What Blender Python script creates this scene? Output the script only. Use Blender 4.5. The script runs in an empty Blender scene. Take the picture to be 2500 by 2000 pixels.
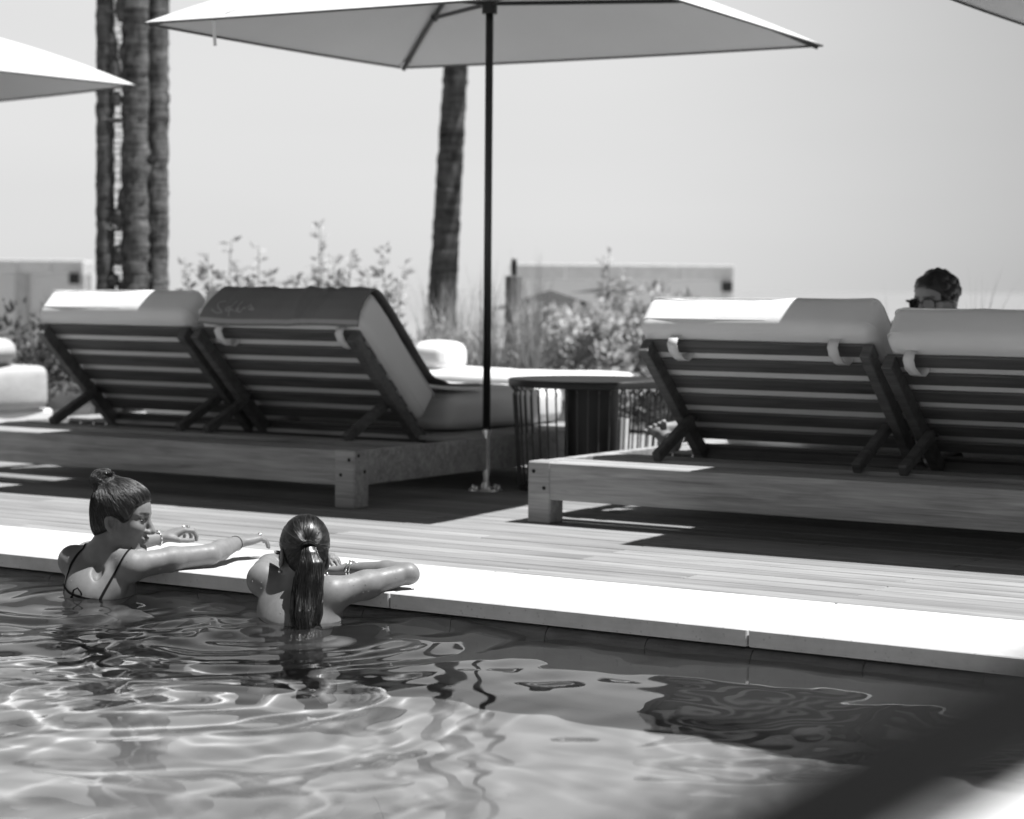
import bpy, bmesh, math, random
import numpy as np
from mathutils import Matrix, Vector, Quaternion

random.seed(7)
rng = np.random.default_rng(11)
S = bpy.context.scene
COL = S.collection

# ------------------------------------------------------------------ camera
YAW, PITCH, ROLL, FPX = -0.5641, 0.05704, -0.00828, 5188.0
cam_d = bpy.data.cameras.new('camera')
cam = bpy.data.objects.new('camera', cam_d)
COL.objects.link(cam)
_f = np.array([math.sin(YAW) * math.cos(PITCH), math.cos(YAW) * math.cos(PITCH), -math.sin(PITCH)])
_r = np.array([math.cos(YAW), -math.sin(YAW), 0.0])
_u = np.cross(_r, _f)
_r2 = _r * math.cos(ROLL) - _u * math.sin(ROLL)
_u2 = _r * math.sin(ROLL) + _u * math.cos(ROLL)
M = Matrix(((_r2[0], _u2[0], -_f[0], 0.0), (_r2[1], _u2[1], -_f[1], 0.0), (_r2[2], _u2[2], -_f[2], 1.0), (0, 0, 0, 1)))
cam.matrix_world = M
cam_d.sensor_fit = 'HORIZONTAL'
cam_d.sensor_width = 36.0
cam_d.lens = FPX / 2500.0 * 36.0
cam_d.clip_start = 0.05
cam_d.clip_end = 6000.0
cam_d.dof.use_dof = True
cam_d.dof.focus_distance = 6.95
cam_d.dof.aperture_fstop = 2.6
cam_d.dof.aperture_blades = 9
S.camera = cam

# ------------------------------------------------------------------ light
SX, SY = 0.365, 0.145                       # shadow shift per metre of height (sun side)
SUN_EL = math.atan(1.0 / math.hypot(SX, SY))
SUN_AZ = math.atan2(SX, SY)               # from +Y towards +X
HAZE, SKYK = 3.75, 0.14
world = bpy.data.worlds.new('World')
S.world = world
world.use_nodes = True
wn, wl = world.node_tree.nodes, world.node_tree.links
bg = wn['Background']
sky = wn.new('ShaderNodeTexSky')
sky.sky_type = 'NISHITA'
sky.sun_disc = False
sky.sun_elevation = SUN_EL
sky.sun_rotation = SUN_AZ
sky.altitude = 0
sky.air_density = 1.2
sky.dust_density = 2.0
sky.ozone_density = 1.0
# black-and-white film: a red-filtered grey of the blue sky
sep = wn.new('ShaderNodeSeparateColor')
wl.new(sky.outputs['Color'], sep.inputs['Color'])
def wmath(op, a, b):
    n = wn.new('ShaderNodeMath'); n.operation = op
    for i, v in enumerate((a, b)):
        if isinstance(v, (int, float)): n.inputs[i].default_value = v
        else: wl.new(v, n.inputs[i])
    return n.outputs[0]
grey = wmath('ADD', wmath('MULTIPLY', sep.outputs[0], 0.45), wmath('MULTIPLY', sep.outputs[1], 0.55))
tc = wn.new('ShaderNodeTexCoord')
sx = wn.new('ShaderNodeSeparateXYZ'); wl.new(tc.outputs['Generated'], sx.inputs[0])
# sea haze: a bright layer of air that thins out with height
zz = wmath('MAXIMUM', sx.outputs[2], 0.0)
hr = wn.new('ShaderNodeMapRange'); hr.interpolation_type = 'SMOOTHSTEP'
wl.new(zz, hr.inputs['Value'])
for k_, v_ in (('From Min', 0.16), ('From Max', 0.50), ('To Min', 1.0), ('To Max', 0.06)): hr.inputs[k_].default_value = v_
haze = wmath('MULTIPLY', hr.outputs[0], HAZE)
# thin high cloud
mp = wn.new('ShaderNodeMapping'); mp.inputs['Scale'].default_value = (1.2, 1.2, 7.0)
wl.new(tc.outputs['Generated'], mp.inputs['Vector'])
nz = wn.new('ShaderNodeTexNoise'); nz.inputs['Scale'].default_value = 2.2; nz.inputs['Detail'].default_value = 3.0
wl.new(mp.outputs[0], nz.inputs['Vector'])
cl = wmath('ADD', wmath('MULTIPLY', nz.outputs['Fac'], 0.12), 0.94)
# the haze is thickest over the bay and thins along the coast
mr = wn.new('ShaderNodeMapRange'); mr.interpolation_type = 'SMOOTHSTEP'
wl.new(sx.outputs[0], mr.inputs['Value'])
for k_, v_ in (('From Min', -0.52), ('From Max', -0.20), ('To Min', 1.0), ('To Max', 0.55)): mr.inputs[k_].default_value = v_
tone = wmath('MULTIPLY', wmath('ADD', wmath('MULTIPLY', grey, SKYK), haze), wmath('MULTIPLY', cl, mr.outputs[0]))
wl.new(tone, bg.inputs['Color'])
bg.inputs['Strength'].default_value = 0.10

sun_d = bpy.data.lights.new('sun', 'SUN')
sun_d.energy = 5.0
sun_d.angle = math.radians(0.53)
sun = bpy.data.objects.new('sun', sun_d)
COL.objects.link(sun)
_sd = Vector((SX, SY, 1.0)).normalized()
sun.rotation_euler = _sd.to_track_quat('Z', 'Y').to_euler()
sun.location = (0, 0, 20)
S.view_settings.view_transform = 'Standard'
S.view_settings.look = 'None'
S.view_settings.exposure = 0.85
S.view_settings.gamma = 1.0
S.view_settings.use_curve_mapping = False
S.render.engine = 'CYCLES'
S.cycles.use_denoising = True
S.cycles.max_bounces = 8
S.cycles.transparent_max_bounces = 8
S.cycles.caustics_reflective = False
S.cycles.caustics_refractive = True
sun_d.cycles.is_caustics_light = True          # sunlight refracts through the pool surface
S.cycles.sample_clamp_indirect = 6.0

# ------------------------------------------------------------------ materials
def g(v): return (v, v, v, 1.0)

class NT:
    def __init__(s, name):
        s.m = bpy.data.materials.new(name); s.m.use_nodes = True
        s.n, s.l = s.m.node_tree.nodes, s.m.node_tree.links
        s.b = s.n['Principled BSDF']
    def node(s, t, **kw):
        n = s.n.new(t)
        for k, v in kw.items():
            if k in n.inputs: n.inputs[k].default_value = v
            else: setattr(n, k, v)
        return n
    def link(s, a, b): s.l.new(a, b)
    def math(s, op, a, b=0.0, clamp=False):
        n = s.n.new('ShaderNodeMath'); n.operation = op; n.use_clamp = clamp
        for i, v in enumerate((a, b)):
            if isinstance(v, (int, float)): n.inputs[i].default_value = v
            else: s.l.new(v, n.inputs[i])
        return n.outputs[0]
    def coords(s, scale=(1, 1, 1), which='Object', rnd=True):
        tc = s.n.new('ShaderNodeTexCoord'); mp = s.n.new('ShaderNodeMapping')
        mp.inputs['Scale'].default_value = scale
        s.l.new(tc.outputs[which], mp.inputs['Vector'])
        if rnd:
            oi = s.n.new('ShaderNodeObjectInfo')
            c = s.n.new('ShaderNodeCombineXYZ')
            v = s.math('MULTIPLY', oi.outputs['Random'], 37.0)
            for i in range(3): s.l.new(v, c.inputs[i])
            s.l.new(c.outputs[0], mp.inputs['Location'])
        return mp.outputs[0]
    def noise(s, vec, scale, detail=4.0, rough=0.55, dist=0.0):
        n = s.node('ShaderNodeTexNoise', Scale=scale, Detail=detail, Roughness=rough, Distortion=dist)
        s.l.new(vec, n.inputs['Vector']); return n.outputs['Fac']
    def base(s, fac, lo, hi, a=0.3, b=0.7):
        r = s.n.new('ShaderNodeValToRGB')
        r.color_ramp.elements[0].position = a; r.color_ramp.elements[0].color = g(lo)
        r.color_ramp.elements[1].position = b; r.color_ramp.elements[1].color = g(hi)
        s.l.new(fac, r.inputs[0]); return r.outputs[0]
    def bump(s, h, strength=0.3, dist=0.002):
        b = s.node('ShaderNodeBump', Strength=strength, Distance=dist)
        s.l.new(h, b.inputs['Height']); s.l.new(b.outputs[0], s.b.inputs['Normal']); return b

def m_plain(name, v, rough=0.5, metal=0.0, spec=0.5, var=0.12, scale=12.0):
    t = NT(name)
    f = t.noise(t.coords(), scale)
    t.link(t.base(f, v * (1 - var), v * (1 + var)), t.b.inputs['Base Color'])
    t.b.inputs['Roughness'].default_value = rough; t.b.inputs['Metallic'].default_value = metal
    t.b.inputs['Specular IOR Level'].default_value = spec
    return t.m

def m_wood(name, lo, hi, rough=0.6, scale=(1.4, 22, 22), spec=0.3, vary=0.25, bump=0.25):
    t = NT(name)
    v = t.coords(scale)
    f = t.noise(v, 1.6, 6.0, 0.62, 0.7)
    fine = t.noise(t.coords((3.0, 140, 140)), 1.0, 3.0, 0.6)
    knot = t.noise(t.coords((1.2, 5.0, 5.0)), 1.3, 2.0, 0.5, 1.5)
    mixf = t.math('ADD', t.math('MULTIPLY', f, 0.55), t.math('ADD', t.math('MULTIPLY', fine, 0.2), t.math('MULTIPLY', knot, 0.25)))
    c = t.base(mixf, lo, hi, 0.34, 0.64)
    oi = t.n.new('ShaderNodeObjectInfo')
    k = t.math('ADD', t.math('MULTIPLY', oi.outputs['Random'], vary), 1.0 - vary * 0.5)
    mx = t.node('ShaderNodeMix', data_type='RGBA', blend_type='MULTIPLY')
    mx.inputs['Factor'].default_value = 1.0
    cc = t.n.new('ShaderNodeCombineColor')
    for i in range(3): t.l.new(k, cc.inputs[i])
    t.l.new(c, mx.inputs['A']); t.l.new(cc.outputs[0], mx.inputs['B'])
    t.l.new(mx.outputs['Result'], t.b.inputs['Base Color'])
    t.b.inputs['Roughness'].default_value = rough
    t.b.inputs['Specular IOR Level'].default_value = spec
    t.bump(mixf, bump, 0.003)
    return t.m

def m_fabric(name, v, var=0.08, weave=900.0, bump=0.25, rough=0.95, transl=0.0):
    t = NT(name)
    co = t.coords((1, 1, 1))
    big = t.noise(co, 3.0, 4.0)
    w = t.noise(t.coords((weave, weave * 0.35, weave)), 1.0, 2.0)
    f = t.math('ADD', t.math('MULTIPLY', big, 0.6), t.math('MULTIPLY', w, 0.4))
    t.link(t.base(f, v * (1 - var), v * (1 + var)), t.b.inputs['Base Color'])
    t.b.inputs['Roughness'].default_value = rough
    t.b.inputs['Specular IOR Level'].default_value = 0.15
    wr = t.noise(t.coords((7, 16, 16)), 1.5, 4.0, 0.6, 0.8)
    h = t.math('ADD', t.math('MULTIPLY', w, 0.25), wr)
    t.bump(h, bump, 0.006)
    if transl > 0:
        tr = t.node('ShaderNodeBsdfTranslucent'); tr.inputs['Color'].default_value = g(v)
        mx = t.n.new('ShaderNodeMixShader'); mx.inputs[0].default_value = transl
        t.link(t.b.outputs[0], mx.inputs[1]); t.link(tr.outputs[0], mx.inputs[2])
        t.link(mx.outputs[0], t.n['Material Output'].inputs[0])
    return t.m

def m_stone(name, lo, hi, scale=9.0, rough=0.75, speck=0.35, bump=0.15):
    t = NT(name)
    co = t.coords()
    f = t.noise(co, scale, 6.0, 0.65)
    sp = t.node('ShaderNodeTexVoronoi', Scale=scale * 5); t.link(co, sp.inputs['Vector'])
    pit = t.math('MULTIPLY', t.math('LESS_THAN', sp.outputs['Distance'], 0.16), speck)
    st = t.noise(t.coords((1.5, 1.5, 9.0)), 6.0, 4.0)
    mixf = t.math('SUBTRACT', t.math('ADD', t.math('MULTIPLY', f, 0.7), t.math('MULTIPLY', st, 0.3)), t.math('MULTIPLY', pit, 0.3))
    t.link(t.base(mixf, lo, hi, 0.28, 0.68), t.b.inputs['Base Color'])
    t.b.inputs['Roughness'].default_value = rough
    t.b.inputs['Specular IOR Level'].default_value = 0.3
    t.bump(mixf, bump, 0.002)
    return t.m

def m_leaf(name, lo, hi, rough=0.45, transl=0.35):
    t = NT(name)
    oi = t.noise(t.coords((1, 1, 1)), 14.0, 2.0)
    t.link(t.base(oi, lo, hi), t.b.inputs['Base Color'])
    t.b.inputs['Roughness'].default_value = rough
    tr = t.node('ShaderNodeBsdfTranslucent'); tr.inputs['Color'].default_value = g(hi * 1.2)
    mx = t.n.new('ShaderNodeMixShader'); mx.inputs[0].default_value = transl
    t.link(t.b.outputs[0], mx.inputs[1]); t.link(tr.outputs[0], mx.inputs[2])
    t.link(mx.outputs[0], t.n['Material Output'].inputs[0])
    return t.m

MAT = {}
MAT['deck'] = m_wood('weathered_deck_wood', 0.145, 0.285, rough=0.75, scale=(1.0, 26, 26), vary=0.30, bump=0.6)
MAT['teak'] = m_wood('silvered_teak', 0.15, 0.40, rough=0.65, vary=0.22, bump=0.5)
MAT['teak_shaded'] = m_wood('shaded_teak', 0.05, 0.13, rough=0.6, vary=0.2)  # darker copy of the teak; backrest shade is put into its colour
MAT['cushion'] = m_fabric('cushion_canvas', 0.66, 0.05)
MAT['strap'] = m_fabric('strap_webbing', 0.62, 0.05)
MAT['towel'] = None
MAT['canopy'] = m_fabric('parasol_canvas', 0.56, 0.03, transl=0.0, bump=0.12)
MAT['hem'] = m_fabric('parasol_hem', 0.10, 0.05)
MAT['black'] = m_plain('black_powder_coat', 0.012, 0.45)
MAT['recess_shade'] = m_plain('recess_shade_black', 0.006, 0.8)  # near-black colour carries the shade of bolt holes, plank gaps and gutter
MAT['chrome'] = m_plain('brushed_steel', 0.62, 0.22, metal=1.0, var=0.05)
MAT['stone'] = m_stone('limestone_coping', 0.40, 0.58, speck=0.9)
MAT['lip'] = m_stone('dark_wet_stone', 0.10, 0.20, rough=0.35)
MAT['white_sofa'] = m_fabric('white_slipcover', 0.74, 0.04)
MAT['sofa'] = m_fabric('sofa_linen', 0.40, 0.30, bump=0.5)
MAT['rail'] = m_plain('matt_black_rail', 0.004, 0.85, spec=0.08)
MAT['beach'] = m_stone('pale_bounce_sand', 0.44, 0.55, scale=1.0)
MAT['white_pot'] = m_plain('white_ceramic', 0.62, 0.5)
MAT['leaf'] = m_leaf('shrub_leaf', 0.16, 0.50, 0.38, 0.5)
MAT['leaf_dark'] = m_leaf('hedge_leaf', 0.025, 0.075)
MAT['grass'] = m_leaf('dune_grass', 0.20, 0.42)
MAT['stem'] = m_plain('plant_stem', 0.10, 0.8)
MAT['soil'] = m_stone('planting_soil', 0.04, 0.09)
MAT['sand'] = m_stone('beach_sand', 0.16, 0.24, scale=3.0)
MAT['post'] = m_wood('grey_post_wood', 0.10, 0.20, scale=(12, 12, 1.0))
MAT['pavilion'] = m_plain('pavilion_paint', 0.55, 0.7, var=0.10)
MAT['pavilion_cloth'] = m_fabric('pavilion_cloth', 0.80, 0.03, transl=0.55)
MAT['darkcloth'] = m_fabric('dark_sunshade', 0.05, 0.05)

def m_trunk():
    t = NT('palm_bark')
    ring = t.noise(t.coords((3.0, 3.0, 34.0)), 1.0, 4.0, 0.65, 0.8)
    fib = t.noise(t.coords((70, 70, 8)), 1.0, 4.0)
    blot = t.noise(t.coords((9, 9, 5)), 1.0, 3.0)
    f = t.math('ADD', t.math('MULTIPLY', ring, 0.45), t.math('ADD', t.math('MULTIPLY', fib, 0.25), t.math('MULTIPLY', blot, 0.30)))
    t.link(t.base(f, 0.025, 0.20, 0.38, 0.62), t.b.inputs['Base Color'])
    t.b.inputs['Roughness'].default_value = 0.95
    t.b.inputs['Specular IOR Level'].default_value = 0.1
    t.bump(f, 1.0, 0.03)
    return t.m
MAT['trunk'] = m_trunk()

def m_towel():
    t = NT('grey_terry_towel')
    co = t.coords((1, 1, 1), rnd=False)
    f = t.noise(co, 420.0, 2.0)
    f2 = t.noise(co, 6.0, 3.0)
    t.link(t.base(t.math('ADD', t.math('MULTIPLY', f, .5), t.math('MULTIPLY', f2, .5)), 0.14, 0.19), t.b.inputs['Base Color'])
    t.b.inputs['Roughness'].default_value = 1.0
    t.b.inputs['Specular IOR Level'].default_value = 0.05
    t.bump(f, 0.5, 0.003)
    return t.m
MAT['towel'] = m_towel()
MAT['towel_print'] = m_fabric('towel_print_thread', 0.26, 0.05)
MAT['towel_border'] = m_fabric('towel_border', 0.30, 0.05)

def m_water():
    t = NT('pool_water')
    gl = t.node('ShaderNodeBsdfGlass', IOR=1.333, Roughness=0.0); gl.inputs['Color'].default_value = g(0.90)
    t.link(gl.outputs[0], t.n['Material Output'].inputs[0])
    return t.m
MAT['water'] = m_water()
MAT['plaster'] = m_stone('pool_plaster', 0.27, 0.35, scale=1.2, speck=0.1)
MAT['sea'] = m_plain('sea_water', 0.25, 0.35, var=0.1, scale=0.02)

# ------------------------------------------------------------------ helpers
def tag(o, label=None, cat=None, group=None, kind=None):
    if label: o['label'] = label
    if cat: o['category'] = cat
    if group: o['group'] = group
    if kind: o['kind'] = kind
    return o

def empty(name, loc=(0, 0, 0), rz=0.0, parent=None):
    o = bpy.data.objects.new(name, None)
    o.empty_display_size = 0.1
    COL.objects.link(o); o.location = loc; o.rotation_euler = (0, 0, rz)
    if parent: o.parent = parent
    return o

def link(name, me, mat=None, parent=None, smooth=True):
    o = bpy.data.objects.new(name, me)
    COL.objects.link(o)
    if mat is not None:
        me.materials.clear()
        for m in (mat if isinstance(mat, (list, tuple)) else [mat]): me.materials.append(m)
    if parent: o.parent = parent
    if smooth and len(me.polygons):
        me.polygons.foreach_set('use_smooth', np.ones(len(me.polygons), bool))
    return o

def mesh_from(name, V, F):
    me = bpy.data.meshes.new(name)
    me.from_pydata([tuple(map(float, v)) for v in V], [], [tuple(map(int, f)) for f in F])
    me.update()
    return me

class MB:
    """collects simple solids into one mesh"""
    def __init__(s): s.V = []; s.F = []; s.n = 0; s.mi = []; s.cur = 0
    def add(s, V, F):
        V = np.asarray(V, float); s.V.append(V)
        for f in F: s.F.append([i + s.n for i in f]); s.mi.append(s.cur)
        s.n += len(V); return s
    def box(s, lo, hi, ch=0.004, mat=None):
        lo = np.array(lo, float); hi = np.array(hi, float)
        c = (lo + hi) / 2; h = (hi - lo) / 2; ch = min(ch, h.min() * 0.45)
        V = []; idx = {}
        for sx in (-1, 1):
            for sy in (-1, 1):
                for sz in (-1, 1):
                    for ax in range(3):
                        p = np.array([sx, sy, sz]) * (h - ch); p[ax] = (sx, sy, sz)[ax] * h[ax]
                        idx[(sx, sy, sz, ax)] = len(V); V.append(p)
        F = []
        for ax in range(3):
            o1, o2 = [(1, 2), (2, 0), (0, 1)][ax]
            for sg in (-1, 1):
                q = []
                for a, b in ((-1, -1), (1, -1), (1, 1), (-1, 1)):
                    t = [0, 0, 0]; t[ax] = sg; t[o1] = a; t[o2] = b; q.append(idx[tuple(t) + (ax,)])
                F.append(q if sg > 0 else q[::-1])
        for ax in range(3):                    # edges parallel to ax
            o1, o2 = [(1, 2), (2, 0), (0, 1)][ax]
            for a in (-1, 1):
                for b in (-1, 1):
                    t0 = [0, 0, 0]; t0[o1] = a; t0[o2] = b; t1 = list(t0); t0[ax] = -1; t1[ax] = 1
                    q = [idx[tuple(t0) + (o1,)], idx[tuple(t1) + (o1,)], idx[tuple(t1) + (o2,)], idx[tuple(t0) + (o2,)]]
                    F.append(q if a * b < 0 else q[::-1])
        for sx in (-1, 1):
            for sy in (-1, 1):
                for sz in (-1, 1):
                    q = [idx[(sx, sy, sz, k)] for k in range(3)]
                    F.append(q if sx * sy * sz > 0 else q[::-1])
        V = np.array(V) + c
        if mat is not None: V = xf(mat, V)
        return s.add(V, F)
    def beam(s, p, q, w, t, up=(0, 0, 1), ch=0.004):
        """box from p to q, w wide across, t thick along 'up'"""
        p = np.array(p, float); q = np.array(q, float); d = q - p; L = np.linalg.norm(d); d /= L
        u = np.array(up, float); u -= d * (u @ d); u /= np.linalg.norm(u); sd = np.cross(d, u)
        m = np.eye(4); m[:3, 0] = d; m[:3, 1] = -sd; m[:3, 2] = u; m[:3, 3] = p
        if np.linalg.det(m[:3, :3]) < 0: m[:3, 1] *= -1
        return s.box((0, -w / 2, -t / 2), (L, w / 2, t / 2), ch, m)
    def tube(s, pts, rad, n=10, cap=True, flat=1.0):
        P = np.asarray(pts, float); m = len(P)
        R = np.full(m, rad) if np.isscalar(rad) else np.asarray(rad, float)
        T = np.gradient(P, axis=0); T /= np.linalg.norm(T, axis=1)[:, None] + 1e-12
        u = np.array([0, 0, 1.0]) if abs(T[0][2]) < 0.9 else np.array([1.0, 0, 0])
        V = []; 
        for i in range(m):
            u = u - T[i] * (u @ T[i]); u /= np.linalg.norm(u); w = np.cross(T[i], u)
            a = np.arange(n) * 2 * math.pi / n
            V.append(P[i] + R[i] * (np.cos(a)[:, None] * u * flat + np.sin(a)[:, None] * w))
        V = np.concatenate(V); F = []
        for i in range(m - 1):
            for j in range(n):
                F.append([i * n + j, i * n + (j + 1) % n, (i + 1) * n + (j + 1) % n, (i + 1) * n + j])
        if cap: F.append(list(range(n))[::-1]); F.append([(m - 1) * n + j for j in range(n)])
        return s.add(V, F)
    def lathe(s, prof, c=(0, 0, 0), n=24):
        V = []; F = []; m = len(prof)
        for r, z in prof:
            for j in range(n):
                a = 2 * math.pi * j / n; V.append((c[0] + r * math.cos(a), c[1] + r * math.sin(a), c[2] + z))
        for i in range(m - 1):
            for j in range(n): F.append([i * n + j, i * n + (j + 1) % n, (i + 1) * n + (j + 1) % n, (i + 1) * n + j])
        return s.add(V, F)
    def ell(s, c, r, n=10, m=7, rot=None):
        V = []; F = []
        for i in range(m + 1):
            th = math.pi * i / m
            for j in range(n):
                a = 2 * math.pi * j / n
                v = np.array([r[0] * math.sin(th) * math.cos(a), r[1] * math.sin(th) * math.sin(a), r[2] * math.cos(th)])
                if rot is not None: v = rot @ v
                V.append(np.array(c) + v)
        for i in range(m):
            for j in range(n): F.append([i * n + j, (i + 1) * n + j, (i + 1) * n + (j + 1) % n, i * n + (j + 1) % n])
        return s.add(V, F)
    def mesh(s, name):
        return mesh_from(name, np.concatenate(s.V), s.F)
    def obj(s, name, mat, parent=None, smooth=False):
        me = s.mesh(name); o = link(name, me, mat, parent, smooth)
        if isinstance(mat, (list, tuple)): me.polygons.foreach_set('material_index', np.array(s.mi, dtype=np.int32))
        return o

def xf(m, V):
    m = np.array(m, float); return V @ m[:3, :3].T + m[:3, 3]

def copy_tree(o, parent=None):
    c = o.copy(); COL.objects.link(c)
    if parent: c.parent = parent
    for ch in list(o.children): copy_tree(ch, c)
    return c

def auto_smooth(o, ang=40):
    try:
        o.data.polygons.foreach_set('use_smooth', np.ones(len(o.data.polygons), bool))
        md = o.modifiers.new('Smooth by angle', 'EDGE_SPLIT'); md.split_angle = math.radians(ang)
    except Exception: pass
    return o
# ------------------------------------------------------------------ setting
WZ = -0.083                               # pool water level
def sheet(name, x0, x1, y0, y1, z, mat, parent=None):
    return link(name, mesh_from(name, [(x0, y0, z), (x1, y0, z), (x1, y1, z), (x0, y1, z)], [(0, 1, 2, 3)]), mat, parent, False)

# terrace ground that drops to the beach
prof = [(12.3, -0.06), (17.0, -0.06), (21.0, -1.2), (26.0, -1.7), (60.0, -2.0), (64.0, -3.2)]
V, F = [], []
for i, (y, z) in enumerate(prof):
    V += [(-140.0, y, z), (90.0, y, z)]
    if i: F.append((2 * i - 2, 2 * i - 1, 2 * i + 1, 2 * i))
tag(link('ground', mesh_from('ground', V, F), MAT['sand'], None, False), kind='structure')
bs = mesh_from('beach', [(-140.0, 21.5, -1.27), (90.0, 21.5, -1.27), (90.0, 26.0, -1.69), (-140.0, 26.0, -1.69), (90.0, 60.0, -1.99), (-140.0, 60.0, -1.99)], [(0, 1, 2, 3), (3, 2, 4, 5)])
tag(link('beach', bs, MAT['beach'], None, False), kind='structure')  # second, paler sand sheet added to bounce sun up onto the pavilion
sea = sheet('sea', -4000, 3000, 58.0, 5500, -2.6, MAT['sea'])
tag(sea, kind='structure')
tag(sheet('planting_bed', -30, 12, 13.15, 17.2, 0.006, MAT['soil']), kind='structure')
tag(sheet('planting_bed', -30, -8.72, 11.35, 13.149, 0.006, MAT['soil']), kind='structure')

# pool shell
pm = MB()
X0, X1, Y0, Y1, ZB = -16.0, 4.0, 1.6, 5.675, -1.12
pm.add([(X0, Y0, ZB), (X1, Y0, ZB), (X1, Y1, ZB), (X0, Y1, ZB)], [(0, 1, 2, 3)])
pm.add([(X0, Y1, ZB), (X1, Y1, ZB), (X1, Y1, -0.10), (X0, Y1, -0.10)], [(0, 1, 2, 3)])
pm.add([(X0, Y0, ZB), (X1, Y0, ZB), (X1, Y0, 0.0), (X0, Y0, 0.0)], [(3, 2, 1, 0)])
pm.add([(X0, Y0, ZB), (X0, Y1, ZB), (X0, Y1, 0.0), (X0, Y0, 0.0)], [(0, 1, 2, 3)])
pm.add([(X1, Y0, ZB), (X1, Y1, ZB), (X1, Y1, 0.0), (X1, Y0, 0.0)], [(3, 2, 1, 0)])
pool_o = tag(pm.obj('pool', MAT['plaster']), kind='structure')
pool_o.cycles.is_caustics_receiver = True
tag(sheet('near_pavement', -16, 6, -6.0, 1.6, -0.004, MAT['stone']), kind='structure')

# deck slab with its planks
slab = MB().box((-16, 6.33, -0.30), (6, 12.9, -0.032), 0.004)
deck = tag(slab.obj('deck', MAT['recess_shade']), kind='structure')
PITCH, ROW0, PL = 0.1155, 6.290, 2.44
plank_me = {}
def plank(x0, x1, y0, parent):
    L = round(x1 - x0, 3)
    if L not in plank_me:
        plank_me[L] = MB().box((0, 0, -0.028), (L, PITCH - 0.0065, 0.0), 0.003).mesh('plank')
        plank_me[L].materials.append(MAT['deck'])
    o = bpy.data.objects.new('plank', plank_me[L]); COL.objects.link(o)
    o.location = (x0, y0, random.uniform(-0.0012, 0.0012)); o.parent = parent
    return o
XA, XB = -10.5, 1.0
far = MB()
for r in range(57):
    y = ROW0 + r * PITCH
    off = -2.75 + (0.0 if r % 2 else PL / 2) + (0.55 if r % 5 == 2 else 0.0)
    k0 = math.ceil((XA - off) / PL)
    cuts = [XA - random.choice((0.0, 1.2))]
    k = k0
    while off + k * PL < XB: 
        if off + k * PL > cuts[-1] + 0.3: cuts.append(off + k * PL)
        k += 1
    cuts.append(XB)
    for a, b in zip(cuts[:-1], cuts[1:]):
        if r < 41: plank(a + 0.0018, b - 0.0018, y, deck)
        else: far.box((a + 0.0018, y, -0.028), (b - 0.0018, y + PITCH - 0.0065, 0.0), 0.003)
o = far.obj('far_plank', MAT['deck'], deck); tag(o, kind='stuff')

# limestone coping: separate stones
coping = empty('pool_coping'); coping['kind'] = 'structure'
CY0, CY1 = 5.635, 6.283
st = MB().box((0, 0, -0.052), (1.2945, CY1 - CY0, 0.0), 0.0035).mesh('coping_stone')
st.materials.append(MAT['stone'])
for k in range(-7, 4):
    o = bpy.data.objects.new('coping_stone', st); COL.objects.link(o); o.parent = coping
    o.location = (-2.736 + 0.00275 + 1.30 * k, CY0, random.uniform(-0.0005, 0.0006))
# rounded dark rim stones under the coping, at the water
rim = empty('pool_rim'); rim['kind'] = 'structure'
a = np.linspace(0, math.pi / 2, 6)
pr = [(5.96, -0.068)] + [(5.695 + 0.030 - 0.030 * math.sin(t), -0.098 + 0.030 * math.cos(t)) for t in a] + [(5.695, -0.24), (5.96, -0.24)]
Vr, Fr = [], []
n = len(pr)
for x in (0.0, 0.3545):
    Vr += [(x, y, z) for y, z in pr]
for i in range(n): Fr.append((i, (i + 1) % n, n + (i + 1) % n, n + i))
Fr += [tuple(range(n))[::-1], tuple(range(n, 2 * n))]
rm = mesh_from('rim_stone', Vr, Fr); rm.materials.append(MAT['lip'])
for k in range(-22, 9):
    o = bpy.data.objects.new('rim_stone', rm); COL.objects.link(o); o.parent = rim
    o.location = (-2.741 + 0.3575 * k, -0.025, 0)
gut = MB().box((-16, 5.90, -0.30), (6, 6.25, -0.062), 0.003)
tag(gut.obj('gutter_wall', MAT['recess_shade']), kind='structure')  # black colour stands in for shade in the gap under the coping

# ------------------------------------------------------------------ water
def waves(X, Y):
    r = np.random.default_rng(5)
    H = np.zeros_like(X)
    wx = X + 0.10 * np.sin(2.1 * Y + 0.6) + 0.06 * np.sin(5.3 * X + 2.2 * Y)
    wy = Y + 0.08 * np.sin(2.7 * X + 1.1) + 0.05 * np.sin(4.4 * Y - 3.1 * X)
    for lam, slope, cnt in ((1.9, 0.008, 5), (0.95, 0.014, 7), (0.50, 0.016, 10), (0.27, 0.014, 12), (0.15, 0.009, 14), (0.085, 0.0035, 12)):
        for _ in range(cnt):
            L = lam * r.uniform(0.75, 1.3); th = r.uniform(0, 2 * math.pi); ph = r.uniform(0, 6.28)
            k = 2 * math.pi / L
            H += slope / k * np.sin(k * (math.cos(th) * wx + math.sin(th) * wy) + ph)
    d1 = np.hypot(X + 5.15, Y - 5.35); d2 = np.hypot(X + 4.25, Y - 5.25)
    act = 0.52 + 0.80 * np.exp(-((d1 / 1.3) ** 2)) + 0.65 * np.exp(-((d2 / 1.0) ** 2))
    act *= 1.0 - 0.55 * np.clip((X + 3.3) / 1.2, 0, 1) * np.clip((Y - 4.3) / 0.8, 0, 1)
    H *= act * (0.78 + 0.30 * np.sin(1.7 * X + 0.9 * Y) * np.sin(2.3 * Y - 0.8 * X))
    for d, A, L, ph in ((d1, 0.0019, 0.15, 0.4), (d2, 0.0019, 0.17, 1.7)):
        H += A * np.sin(2 * math.pi * d / L + ph + 0.5 * np.sin(3 * X) ) * np.exp(-((d - 0.3) / 0.55) ** 2)
    return H
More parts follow.
